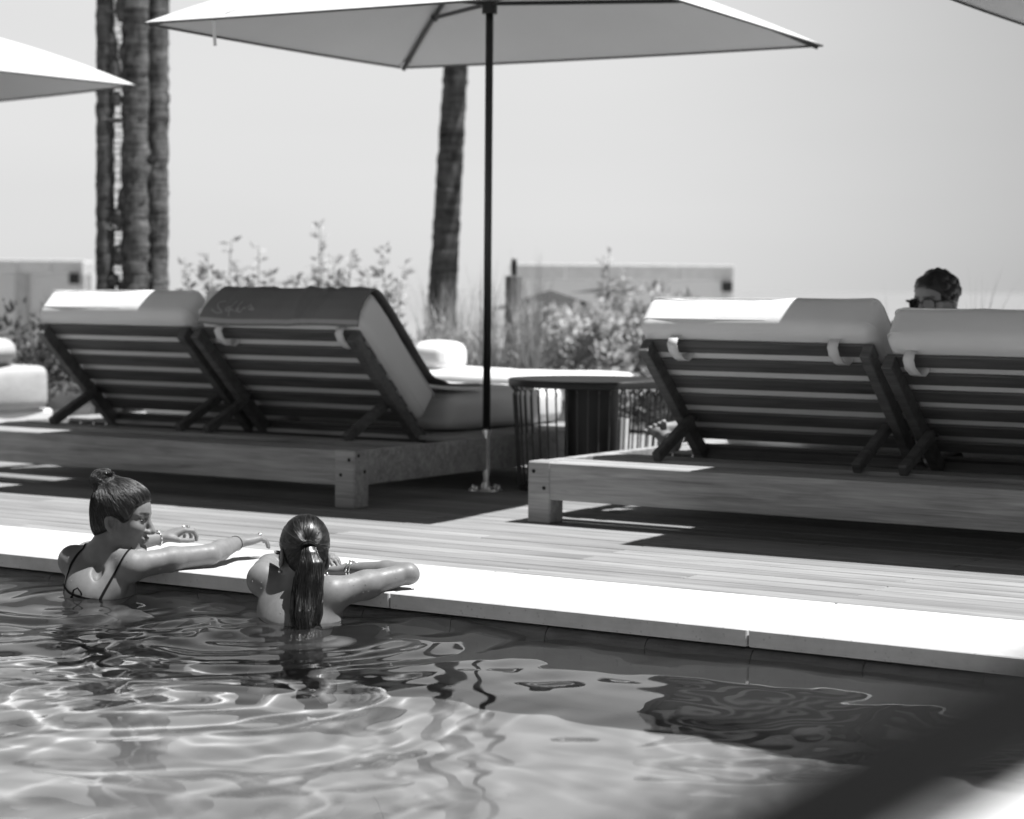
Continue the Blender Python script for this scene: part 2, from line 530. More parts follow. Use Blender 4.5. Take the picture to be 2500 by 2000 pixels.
xs = np.concatenate([np.linspace(-16, -8.1, 40)[:-1], np.arange(-8.1, -0.9, 0.014), np.linspace(-0.9, 4, 40)[1:]])
ys = np.concatenate([np.linspace(1.6, 2.9, 26)[:-1], np.arange(2.9, 5.66, 0.012), [5.668, 5.69]])
GX, GY = np.meshgrid(xs, ys)
GZ = WZ + waves(GX, GY)
nx, ny = len(xs), len(ys)
me = bpy.data.meshes.new('water')
VV = np.stack([GX, GY, GZ], -1).reshape(-1, 3).astype(np.float32)
I = (np.arange(ny - 1)[:, None] * nx + np.arange(nx - 1)[None]).reshape(-1)
Q = np.stack([I, I + 1, I + nx + 1, I + nx], -1).astype(np.int32)
me.vertices.add(len(VV)); me.vertices.foreach_set('co', VV.reshape(-1))
me.loops.add(Q.size); me.loops.foreach_set('vertex_index', Q.reshape(-1))
me.polygons.add(len(Q)); me.polygons.foreach_set('loop_start', np.arange(0, Q.size, 4, dtype=np.int32))
me.update(calc_edges=True); me.validate()
water_o = tag(link('water', me, MAT['water']), kind='structure')
water_o.cycles.is_caustics_caster = True

# ------------------------------------------------------------------ parasols
BOW = 0.045
def parasol(corners, apex_z, pole, label, group='white parasols over the daybeds', collar=2.335, strap=None):
    base = np.array([pole[0], pole[1], 0.0])
    root = empty('parasol', tuple(base)); tag(root, label, 'parasol', group)
    C = [np.array(c, float) - base for c in corners]           # L, N, R, F in order round the rim
    A = np.array([0, 0, apex_z])
    N = 14
    V, F = [], []
    for i in range(4):
        c0, c1 = C[i], C[(i + 1) % 4]; b = len(V)
        ids = {}
        for p in range(N + 1):
            for q in range(N + 1 - p):
                u, v = p / N, q / N; w = 1 - u - v
                P = A * w + c0 * u + c1 * v
                sag = -0.06 * (u * v * 4) * w + BOW * w * (1 - w) * 4 - 0.004 * 4 * u * v
                P = P + np.array([0, 0, sag])
                mid = (c0 + c1) / 2
                P[:2] += mid[:2] / np.linalg.norm(mid[:2]) * 0.015 * 4 * u * v                # rims curve in a little
                ids[(p, q)] = len(V); V.append(P)
        for p in range(N):
            for q in range(N - p):
                F.append((ids[(p, q)], ids[(p + 1, q)], ids[(p, q + 1)]))
                if p + q < N - 1: F.append((ids[(p + 1, q)], ids[(p + 1, q + 1)], ids[(p, q + 1)]))
    me = mesh_from('canopy', V, F)
    bm = bmesh.new(); bm.from_mesh(me); bmesh.ops.remove_doubles(bm, verts=bm.verts, dist=1e-5)
    bmesh.ops.recalc_face_normals(bm, faces=bm.faces); bm.to_mesh(me); bm.free()
    can = link('canopy', me, MAT['canopy'], root)
    # hem along each rim edge
    hm = MB()
    for i in range(4):
        c0, c1 = C[i], C[(i + 1) % 4]; pts = []
        for t in np.linspace(0, 1, 17):
            u, v = 1 - t, t
            P = c0 * u + c1 * v + np.array([0, 0, -0.004 * u * v * 4 - 0.004])
            P[:2] += ((c0 + c1) / 2)[:2] / np.linalg.norm(((c0 + c1) / 2)[:2]) * 0.015 * 4 * u * v
            pts.append(P)
        hm.tube(pts, 0.0055, 6)
    hm.obj('hem', MAT['hem'], can, True)
    # corner pockets
    for c in C:
        d = (A - c); d /= np.linalg.norm(d)
        pk = MB().beam(c + d * 0.015 + np.array([0, 0, -.008]), c + d * 0.11 + np.array([0, 0, -.008]), 0.05, 0.008)
        pk.obj('corner_pocket', MAT['canopy'], can)
        rb = MB().tube([A * (1 - q) + c * q + np.array([0, 0, BOW * 4 * q * (1 - q) - 0.022]) for q in np.linspace(0.02, 0.985, 13)], 0.0125, 8)
        o = rb.obj('rib', MAT['black'], root, True)
        m = c * 0.60 + A * 0.40 + np.array([0, 0, BOW * 0.96 - 0.03])
        s = MB().beam(np.array([0, 0, collar + 0.05]), m, 0.014, 0.020, ch=0.002); s.obj('strut', MAT['black'], o)
        hj = MB().ell(m, (0.022, 0.022, 0.022)); hj.obj('hinge', MAT['black'], o, True)
    p = MB().tube([(0, 0, 0.285), (0, 0, apex_z - 0.02)], 0.0190, 20); p.obj('pole', MAT['black'], root, True)
    cl = MB().lathe([(0.019, 0), (0.037, 0), (0.037, 0.125), (0.030, 0.15), (0.019, 0.15)], (0, 0, collar), 20)
    auto_smooth(cl.obj('collar', MAT['black'], root))
    tp = MB().lathe([(0.0, 0.07), (0.018, 0.06), (0.03, 0.0), (0.045, -0.01), (0.045, -0.03), (0.0, -0.03)], (0, 0, apex_z), 16)
    tp.obj('finial', MAT['black'], root, True)
    sl = MB().tube([(0, 0, 0.01), (0, 0, 0.29)], 0.0165, 20); sl.lathe([(0.015, 0), (0.024, 0), (0.024, 0.018), (0.015, 0.018)], (0, 0, 0.285), 20)
    sl.lathe([(0.0165, 0.035), (0.022, 0.0)], (0, 0, 0.008), 20)
    auto_smooth(sl.obj('steel_sleeve', MAT['chrome'], root))
    bp = MB().lathe([(0.0, 0.010), (0.085, 0.010), (0.088, 0.0)], (0, 0, 0.0005), 28); b_o = bp.obj('base_plate', MAT['chrome'], root)
    for k in range(6):
        a = math.pi / 3 * k + 0.3
        bt = MB().lathe([(0.0, 0.030), (0.006, 0.030), (0.009, 0.024), (0.009, 0.010)], (0.066 * math.cos(a), 0.066 * math.sin(a), 0), 8)
        bt.obj('bolt', MAT['chrome'], b_o, True)
    if strap:
        i, t, L = strap
        P = C[i] * (1 - t) + C[(i + 1) % 4] * t
        ap = A * 0.30 + P * 0.70
        out = P * np.array([1, 1, 0]); out /= np.linalg.norm(out)
        pts = [ap + np.array([0, 0, 0.02]), P * 0.97 + A * .03 + np.array([0, 0, 0.012]), P + out * 0.012 + np.array([0, 0, -0.015]), P + out * 0.010 + np.array([0, 0, -0.015 - L * .5]), P + out * 0.006 + np.array([0, 0, -0.015 - L])]
        sm = MB()
        sdir = (C[(i + 1) % 4] - C[i]); sdir /= np.linalg.norm(sdir)
        Vs, Fs = [], []
        for k, q in enumerate(pts):
            Vs += [q - sdir * 0.010, q + sdir * 0.010]
            if k: Fs.append((2 * k - 2, 2 * k - 1, 2 * k + 1, 2 * k))
        sm.add(Vs, Fs); sm.obj('tie_strap', MAT['strap'], can)
    return root

parasol([(-6.88, 7.60, 2.235), (-4.26, 7.69, 2.23), (-4.53, 10.10, 2.255), (-7.00, 9.88, 2.24)], 2.70, (-5.70, 8.775),
        'square white parasol on a black pole standing between the two daybeds', strap=(0, 0.165, 0.115))
parasol([(-3.25, 7.57, 2.25), (-0.45, 7.65, 2.22), (-0.7, 10.0, 2.25), (-3.34, 9.86, 2.25)], 2.68, (-1.88, 8.85),
        'shaded parasol whose dark corner enters above the man in sunglasses')
parasol([(-11.40, 8.05, 2.20), (-8.96, 7.70, 2.20), (-8.80, 9.65, 2.20), (-11.2, 10.2, 2.20)], 2.62, (-10.1, 8.95),
        'white parasol whose corner tip overlaps the twin palm trunks at the left edge')

# ------------------------------------------------------------------ daybeds
TY, TZ, NY_, NZ_ = 0.730, -0.683, 0.683, 0.730
def cushion_mesh(lo, hi, r=0.05, seg=4, puff=0.012):
    bm = bmesh.new()
    bmesh.ops.create_cube(bm, size=1.0)
    lo = np.array(lo); hi = np.array(hi)
    for v in bm.verts: v.co = Vector((lo + hi) / 2 + np.array(v.co) * (hi - lo))
    bmesh.ops.subdivide_edges(bm, edges=bm.edges[:], cuts=6, use_grid_fill=True)
    c = (lo + hi) / 2; h = (hi - lo) / 2
    for v in bm.verts:
        p = np.array(v.co); q = (p - c) / h
        core = np.clip(p, lo + r, hi - r); d = p - core; L = np.linalg.norm(d)
        if L > 1e-9:
            m = np.abs(d).max()
            p = core + d / L * r * (m / r if m > 0 else 1)
        for ax in range(3):
            o1, o2 = [(1, 2), (0, 2), (0, 1)][ax]
            if abs(q[ax]) > 0.999: p[ax] += np.sign(q[ax]) * puff * (1 - q[o1] ** 2) * (1 - q[o2] ** 2)
        v.co = Vector(p)
    bmesh.ops.recalc_face_normals(bm, faces=bm.faces)
    me = bpy.data.meshes.new('cushion'); bm.to_mesh(me); bm.free()
    return me
def rounded_mesh(lo, hi, r=0.05, puff=0.012, n=10):
    """cushion: box with truly round edges, finer near the corners"""
    lo = np.array(lo, float); hi = np.array(hi, float); h = (hi - lo) / 2; c = (lo + hi) / 2
    def axis(L):
        e = [-1.0]
        for k in range(1, 5): e.append(-1 + (r / L) * (1 - math.cos(math.pi / 2 * k / 4)) * 1.0 if L > r else -1 + k / 4)
        mids = np.linspace(e[-1], -e[-1], n)[1:-1]
        return np.concatenate([e, mids, [-x for x in e[::-1]]])
    ax = [axis(h[i]) for i in range(3)]
    V, F, key = [], [], {}
    def vid(q):
        k = tuple(np.round(q, 6))
        if k not in key:
            p = q * h; core = np.clip(p, -h + r, h - r); d = p - core; L = np.linalg.norm(d)
            if L > 1e-9: p = core + d / L * r
            for a in range(3):
                o1, o2 = [(1, 2), (0, 2), (0, 1)][a]
                if abs(q[a]) > 0.999: p[a] += np.sign(q[a]) * puff * max(0, 1 - q[o1] ** 2) * max(0, 1 - q[o2] ** 2)
            key[k] = len(V); V.append(p + c)
        return key[k]
    for a in range(3):
        o1, o2 = [(1, 2), (2, 0), (0, 1)][a]
        for sg in (-1, 1):
            for i in range(len(ax[o1]) - 1):
                for j in range(len(ax[o2]) - 1):
                    q = []
                    for di, dj in ((0, 0), (1, 0), (1, 1), (0, 1)):
                        t = np.zeros(3); t[a] = sg; t[o1] = ax[o1][i + di]; t[o2] = ax[o2][j + dj]; q.append(vid(t))
                    if len(set(q)) == 4: F.append(q if sg > 0 else q[::-1])
    V = np.array(V); ph = lo.sum() * 3.7
    dsp = 0.0035 * (np.sin(6.1 * V[:, 0] + 3.3 * V[:, 1] + ph) + np.sin(9.7 * V[:, 1] - 4.1 * V[:, 0] + 2 * ph) + 0.6 * np.sin(17 * V[:, 0] + 11 * V[:, 2] + ph))
    V = V + ((V - c) / h) * dsp[:, None]
    return mesh_from('cushion', V, F)
def frame_sn(y0, z0):
    """matrix taking (x, s, n) to world-ish daybed coordinates"""
    m = np.eye(4); m[:3, 0] = (1, 0, 0); m[:3, 1] = (0, TY, TZ); m[:3, 2] = (0, NY_, NZ_); m[:3, 3] = (0, y0, z0)
    return m

def daybed(x0, x1, y0, y1, backs, ytop, label, detail=True, straps=((0,), (0,)), lean=(0, 0)):
    """low double daybed: root at the near left corner; backs = ((xa, xb), (xa, xb)) rail centres"""
    root = empty('daybed', (x0, y0, 0)); tag(root, label, 'daybed', 'teak double daybeds facing the sea')
    W, D = x1 - x0, y1 - y0
    zt, zb = 0.262, 0.103
    MB().box((0.02, 0.0045, zb), (W - 0.02, 0.05, zt), 0.004).obj('front_beam', MAT['teak'], root)
    MB().box((0.02, D - 0.05, zb), (W - 0.02, D - 0.0045, zt), 0.004).obj('back_beam', MAT['teak'], root)
    for xa in (0.0045, W - 0.05):
        MB().box((xa, 0.0505, zb), (xa + 0.0455, D - 0.0505, zt), 0.004).obj('side_beam', MAT['teak'], root)
    lg = MB().box((0, 0, 0.0), (0.112, 0.112, zt + 0.003), 0.006).mesh('leg'); lg.materials.append(MAT['teak'])
    recess_shade = MB().lathe([(0.0, 0.0006), (0.0085, 0.0006), (0.0085, -0.002)], n=14).mesh('bolt'); recess_shade.materials.append(MAT['recess_shade'])
    for ix, xa in enumerate((0.0, W - 0.112)):
        for iy, ya in enumerate((0.0, D - 0.112)):
            o = bpy.data.objects.new('leg', lg); COL.objects.link(o); o.location = (xa, ya, 0); o.parent = root
            if iy == 0:
                out = 1 if ix else -1
                # bolt recesses as flat discs painted dark, two per outward face
                for (px, pz) in (((0.082 if ix else 0.030), 0.222), ((0.036 if ix else 0.082), 0.152)):
                    b = bpy.data.objects.new('bolt', recess_shade); COL.objects.link(b); b.parent = o
                    b.location = (px, -0.0008, pz); b.rotation_euler = (math.pi / 2, 0, 0)
                for (py, pz) in ((0.030, 0.240), (0.078, 0.165)):
                    b = bpy.data.objects.new('bolt', recess_shade); COL.objects.link(b); b.parent = o
                    b.location = (0.112 + 0.0008 if out > 0 else -0.0008, py, pz); b.rotation_euler = (0, out * math.pi / 2, 0)
    # platform boards
    bd = MB().box((0.056, 0, zt - 0.022), (W - 0.056, 0.094, zt - 0.001), 0.003).mesh('slat'); bd.materials.append(MAT['teak'])
    rows = [0.056, 0.156, 0.452, 0.552]
    ya = 1.02
    while ya < D - 0.16: rows.append(ya); ya += 0.104
    for ya in rows:
        o = bpy.data.objects.new('slat', bd); COL.objects.link(o); o.location = (0, ya, 0); o.parent = root
    for bi, (xa, xb) in enumerate(backs):
        m = frame_sn(ytop - y0, 0.775)
        dl = lean[bi]
        if dl:
            hg = xf(m, np.array([[0, 0.80, 0]]))[0]
            Rm = np.array(Matrix.Rotation(math.radians(dl), 4, 'X')); T0 = np.eye(4); T0[:3, 3] = hg; T1 = np.eye(4); T1[:3, 3] = -hg
            m = T0 @ Rm @ T1 @ m
        xa -= x0; xb -= x0
        bk = MB().box((xa + 0.0235, 0.745, -0.030), (xb - 0.0235, 0.795, 0.018), 0.004, m).obj('backrest', MAT['teak_shaded'], root)
        for xr in (xa, xb): MB().box((xr - 0.023, 0.0, -0.046), (xr + 0.023, 0.80, 0.0190), 0.004, m).obj('rail', MAT['teak_shaded'], bk)
        sl = MB().box((xa - 0.020, 0.0, 0.0195), (xb + 0.020, 0.074, 0.033), 0.004, m).mesh('slat'); sl.materials.append(MAT['teak_shaded'])
        for k in range(7):
            o = bpy.data.objects.new('slat', sl); COL.objects.link(o); o.parent = bk
            sft = m[:3, 1] * (0.008 + 0.1195 * k); o.location = tuple(sft)
        pv = xf(m, np.array([[0, 0.485, -0.025]]))[0]
        for sgn, xr in ((1, xa), (-1, xb)):
            xs_ = xr + sgn * 0.047
            MB().beam((xs_, pv[1], pv[2]), (xs_, 8.10 - 7.685 + (ytop - y0 - 0.405), zt + 0.010), 0.040, 0.048, up=(0, 1, 1), ch=0.006).obj('strut', MAT['teak_shaded'], bk)
            MB().tube([(xs_ - 0.03, pv[1], pv[2]), (xs_ + 0.03, pv[1], pv[2])], 0.008, 10).obj('pivot_pin', MAT['black'], bk, True)
        # cushion
        ca, cb = xa - 0.035 + (0.0 if bi == 0 else 0.02), xb + 0.035 - (0.0 if bi else 0.02)
        cm = rounded_mesh((ca, -0.065, 0.037), (cb, 0.70, 0.235), 0.048, 0.014)
        vv = np.array([v.co for v in cm.vertices]); vv[:, 2] = np.maximum(vv[:, 2], 0.0345); vv = xf(m, vv)
        cm.vertices.foreach_set('co', vv.reshape(-1)); cm.update()
        cu = link('back_cushion', cm, MAT['cushion'], root)
        pp = MB()
        for nn in (0.085, 0.205):
            r = 0.040; pts = []
            cc = [(ca + r, -0.065 + r, math.pi, 1.5 * math.pi), (cb - r, -0.065 + r, 1.5 * math.pi, 2 * math.pi), (cb - r, 0.70 - r, 0, .5 * math.pi), (ca + r, 0.70 - r, .5 * math.pi, math.pi)]
            for cx, cs, a0, a1 in cc:
                for a in np.linspace(a0, a1, 5): pts.append((cx + (r + .0025) * math.cos(a), cs + (r + .0025) * math.sin(a), nn))
            pts.append(pts[0]); pp.tube(xf(m, np.array(pts)), 0.0035, 5)
        pp.obj('piping', MAT['cushion'], cu, True)
        for fx in straps[bi]:
            xs_ = xa + (xb - xa) * fx
            pts = [(0.02, 0.05), (-0.012, 0.036), (-0.022, 0.010), (-0.016, -0.014), (0.020, -0.026), (0.070, -0.020), (0.102, -0.004), (0.108, 0.02), (0.095, 0.045)]
            Vs, Fs = [], []
            for k, (s_, n_) in enumerate(pts):
                dx = 0.012 * max(0, k - 4) / 4
                Vs += [(xs_ - 0.023 + dx, s_, n_), (xs_ + 0.023 + dx * 2, s_, n_)]
                if k: Fs.append((2 * k - 2, 2 * k - 1, 2 * k + 1, 2 * k))
            so = MB().add(xf(m, np.array(Vs)), Fs).obj('strap', MAT['strap'], cu, True)
            sd = so.modifiers.new('thickness', 'SOLIDIFY'); sd.thickness = 0.003
        # seat cushion
        ys = 8.96 - 7.68 + (ytop - y0 - 0.49)
        sm = rounded_mesh((ca, ys, zt + 0.004), (cb, D - 0.02, zt + 0.20), 0.055, 0.018)
        su = link('seat_cushion', sm, MAT['cushion'], root)
    return root

RLb = daybed(-4.78, -1.99, 7.685, 10.12, ((-4.43, -3.405), (-3.297, -2.27)), 8.09,
             'teak daybed on the right whose left back cushion is half in bright sun', straps=((0.135, 0.86), (0.09, 0.86)), lean=(0.8, 4.5))
LLb = daybed(-8.475, -5.685, 7.665, 10.10, ((-8.10, -7.13), (-7.035, -6.067)), 8.165,
             'teak daybed behind the woman with the bun, grey towel over one backrest', straps=((), (0.155, 0.93)))

# grey towel draped over the right backrest of the left daybed
def towel():
    root = empty('towel', (0, 0, 0)); 
    m = frame_sn(8.165, 0.775)
    off = 0.010
    prof = [(-0.030, 0.020), (-0.052, 0.045), (-0.071, 0.085), (-0.078, 0.14), (-0.074, 0.20), (-0.055, 0.238), (-0.01, 0.252), (0.10, 0.258), (0.25, 0.259), (0.40, 0.258), (0.52, 0.254), (0.62, 0.262)]
    sec = [xf(m, np.array([[0, s, n]]))[0] for s, n in prof]
    last = sec[-1]
    for dy, z in ((0.07, 0.530), (0.16, 0.500), (0.30, 0.490), (0.45, 0.486)):
        sec.append(np.array([0, last[1] + dy, z]))
    P = np.array(sec)[:, 1:]
    d = np.concatenate([[0], np.cumsum(np.linalg.norm(np.diff(P, axis=0), axis=1))])
    t = np.concatenate([np.linspace(0, 0.32, 64)[:-1], np.linspace(0.32, d[-1], 64)])
    Yp = np.interp(t, d, P[:, 0]); Zp = np.interp(t, d, P[:, 1])
    for _ in range(3):
        Yp[1:-1] = (Yp[:-2] + 2 * Yp[1:-1] + Yp[2:]) / 4; Zp[1:-1] = (Zp[:-2] + 2 * Zp[1:-1] + Zp[2:]) / 4
    T = np.stack([np.gradient(Yp), np.gradient(Zp)], -1); T /= np.linalg.norm(T, axis=1)[:, None]
    Nn = np.stack([-T[:, 1], T[:, 0]], -1)      # outward
    xa, xb = -6.955, -6.026
    nxs = 90
    V = []
    for i in range(len(t)):
        for j in range(nxs):
            u = j / (nxs - 1); x = xa + (xb - xa) * u
            # long soft folds plus two gathered creases
            w = 0.003 * math.sin(9 * u + 1.3 * t[i]) + 0.004 * math.sin(21 * u + 3 * t[i] + 1)
            for u0, sl, amp in ((0.60, -0.16, 0.010), (0.68, 0.22, 0.008), (0.75, 0.35, 0.007), (0.12, 0.10, 0.005), (0.34, -0.05, 0.004)):
                w += amp * math.exp(-((u - u0 - sl * (t[i] - 0.1)) / 0.016) ** 2)
            w = max(w, -0.002) + 0.004
            hem = 0.012 * math.sin(6 * u + 1) * max(0, 1 - t[i] / 0.12) + 0.05 * max(0, 1 - t[i] / .15) * (0.3 - abs(u - .55))
            k = i
            y = Yp[k] + Nn[k, 0] * w - T[k, 0] * hem; z = Zp[k] + Nn[k, 1] * w - T[k, 1] * hem
            x2 = x + 0.006 * math.sin(5 * t[i]) - (0.03 * max(0, 1 - t[i] / .16) if u < 0.02 else 0) - 0.035 * (1 - u) * max(0, 1 - t[i] / .2)
            V.append((x2, y, z))
    F = [(i * nxs + j, i * nxs + j + 1, (i + 1) * nxs + j + 1, (i + 1) * nxs + j) for i in range(len(t) - 1) for j in range(nxs - 1)]
    me = mesh_from('cloth', V, F)
    me.materials.append(MAT['towel']); me.materials.append(MAT['towel_border'])
    o = link('towel', me, [MAT['towel'], MAT['towel_border']])
    mi = np.zeros(len(F), np.int32)
    for k in range(len(F)):
        i = k // (nxs - 1)
        if 0.010 < t[i] < 0.026: mi[k] = 1
    me.polygons.foreach_set('material_index', mi)
    sd = o.modifiers.new('thickness', 'SOLIDIFY'); sd.thickness = 0.006; sd.offset = 1.0
    tag(o, 'dark grey towel with pale script draped over the back cushion', 'towel')
    bpy.data.objects.remove(root)
    # script lettering woven near the hem
    VV = np.array(V).reshape(len(t), nxs, 3)
    def on(u, v):
        fi = (1 - v) * 37 + 3; i = int(fi); fj = u * (nxs - 1); j = min(int(fj), nxs - 2)
        a, b = fi - i, fj - j
        p = (VV[i, j] * (1 - a) + VV[i + 1, j] * a) * (1 - b) + (VV[i, j + 1] * (1 - a) + VV[i + 1, j + 1] * a) * b
        n = np.array([0, Nn[i, 0], Nn[i, 1]]); return p + n * 0.009
    strokes = [[(390, 400), (320, 398), (255, 425), (240, 458), (300, 505), (385, 548), (430, 572), (340, 585), (245, 570), (172, 530)],
               [(530, 480), (485, 488), (455, 520), (475, 548), (520, 535), (532, 490), (540, 545)],
               [(605, 375), (560, 440), (535, 530), (560, 620)], [(545, 540), (580, 512), (612, 520), (622, 548)],
               [(735, 385), (705, 440), (680, 520), (668, 555)], [(740, 500), (690, 530), (750, 556), (785, 550)],
               [(785, 550), (820, 505), (850, 492), (880, 495), (865, 515)], [(900, 490), (940, 465), (950, 440), (975, 478), (1020, 500), (1075, 522), (1010, 518), (940, 512)]]
    for s in strokes:
        q = np.array(s, float)
        dd = np.concatenate([[0], np.cumsum(np.linalg.norm(np.diff(q, axis=0), axis=1))])
        tt = np.linspace(0, dd[-1], max(8, int(dd[-1] / 14)))
        q = np.stack([np.interp(tt, dd, q[:, 0]), np.interp(tt, dd, q[:, 1])], -1)
        for _ in range(2): q[1:-1] = (q[:-2] + 2 * q[1:-1] + q[2:]) / 4
        wd = 13.0
        dirs = np.gradient(q, axis=0); dirs /= np.linalg.norm(dirs, axis=1)[:, None] + 1e-9
        Vs, Fs = [], []
        for k in range(len(q)):
            nrm = np.array([-dirs[k, 1], dirs[k, 0]]) * wd
            for sg in (-1, 1):
                px = q[k] + nrm * sg
                u = (px[0] / 7.187 + 560 - 565) / (1000 - 565); v = (px[1] - 110) / (700 - 110)
                Vs.append(on(min(max(u, 0.01), .99), min(max(v, 0.02), .98)))
            if k: Fs.append((2 * k - 2, 2 * k - 1, 2 * k + 1, 2 * k))
        MB().add(Vs, Fs).obj('letter', MAT['towel_print'], o)
    return o
towel()

# ------------------------------------------------------------------ side table and pot
def side_table():
    root = empty('side_table', (-5.33, 9.17, 0)); tag(root, 'round black wire-sided table between the two daybeds', 'table')
    auto_smooth(MB().lathe([(0, 0.552), (0.415, 0.552), (0.418, 0.548), (0.418, 0.518), (0.40, 0.515), (0, 0.515)], n=48).obj('table_top', MAT['black'], root))
    auto_smooth(MB().lathe([(0.135, 0.514), (0.135, 0.0)], n=28).obj('drum', MAT['black'], root))
    rod = MB().tube([(0.405, 0, 0.512), (0.385, 0, 0.49), (0.392, 0, 0.47), (0.362, 0, 0.02)], 0.0042, 6).mesh('rod'); rod.materials.append(MAT['wire'])
    for k in range(46):
        o = bpy.data.objects.new('rod', rod); COL.objects.link(o); o.parent = root; o.rotation_euler = (0, 0, 2 * math.pi * k / 46)
    a = np.linspace(0, 2 * math.pi, 49)
    MB().tube([(0.362 * math.cos(t), 0.362 * math.sin(t), 0.012) for t in a], 0.010, 8).obj('base_ring', MAT['black'], root, True)
MAT['wire'] = m_plain('dark_wire', 0.05, 0.5)
side_table()
pot = empty('plant_pot', (-5.65, 10.02, 0)); tag(pot, 'small white pot on the deck seen through the table wires', 'pot')
auto_smooth(MB().lathe([(0, 0), (0.045, 0), (0.058, 0.30), (0.052, 0.30), (0.048, 0.26), (0, 0.26)], n=24).obj('pot_body', MAT['white_pot'], pot))
MB().lathe([(0, 0.263), (0.047, 0.262)], n=20).obj('soil', MAT['soil'], pot)

# low white lounge platform beyond the table
def lounge():
    root = empty('low_lounge', (-6.85, 11.62, 0)); tag(root, 'sunlit white low lounge mattress behind the wire table', 'lounge')
    MB().box((-1.75, 0.03, 0.05), (-0.02, 0.72, 0.28), 0.006).obj('base', MAT['teak'], root)
    link('mattress', rounded_mesh((-1.78, 0.0, 0.285), (0.0, 0.75, 0.445), 0.045, 0.012), MAT['white_sofa'], root)
    link('bolster', rounded_mesh((-1.36, 0.08, 0.448), (-1.10, 0.40, 0.625), 0.06, 0.012), MAT['white_sofa'], root)
    return root
lounge()

# white sofa at the left edge
def sofa():
    root = empty('sofa', (-9.96, 9.28, 0)); tag(root, 'white slipcovered sofa with loose back pillow cut by the left edge', 'sofa')
    MB().box((-1.9, 0.0, 0.02), (0.0, 0.86, 0.19), 0.02).obj('base', MAT['cushion'], root)
    for k in range(3):
        link('seat_cushion', rounded_mesh((-0.60 - 0.62 * k, -0.03, 0.195), (0.02 - 0.62 * k, 0.80, 0.47), 0.05, 0.02), MAT['sofa'], root)
    link('back_pillow', rounded_mesh((-0.62, 0.04, 0.485), (0.0, 0.56, 0.65), 0.075, 0.03), MAT['sofa'], root)
    link('back_pillow', rounded_mesh((-1.27, 0.04, 0.485), (-0.65, 0.56, 0.65), 0.075, 0.03), MAT['sofa'], root)
sofa()
# ------------------------------------------------------------------ people
from mathutils.bvhtree import BVHTree

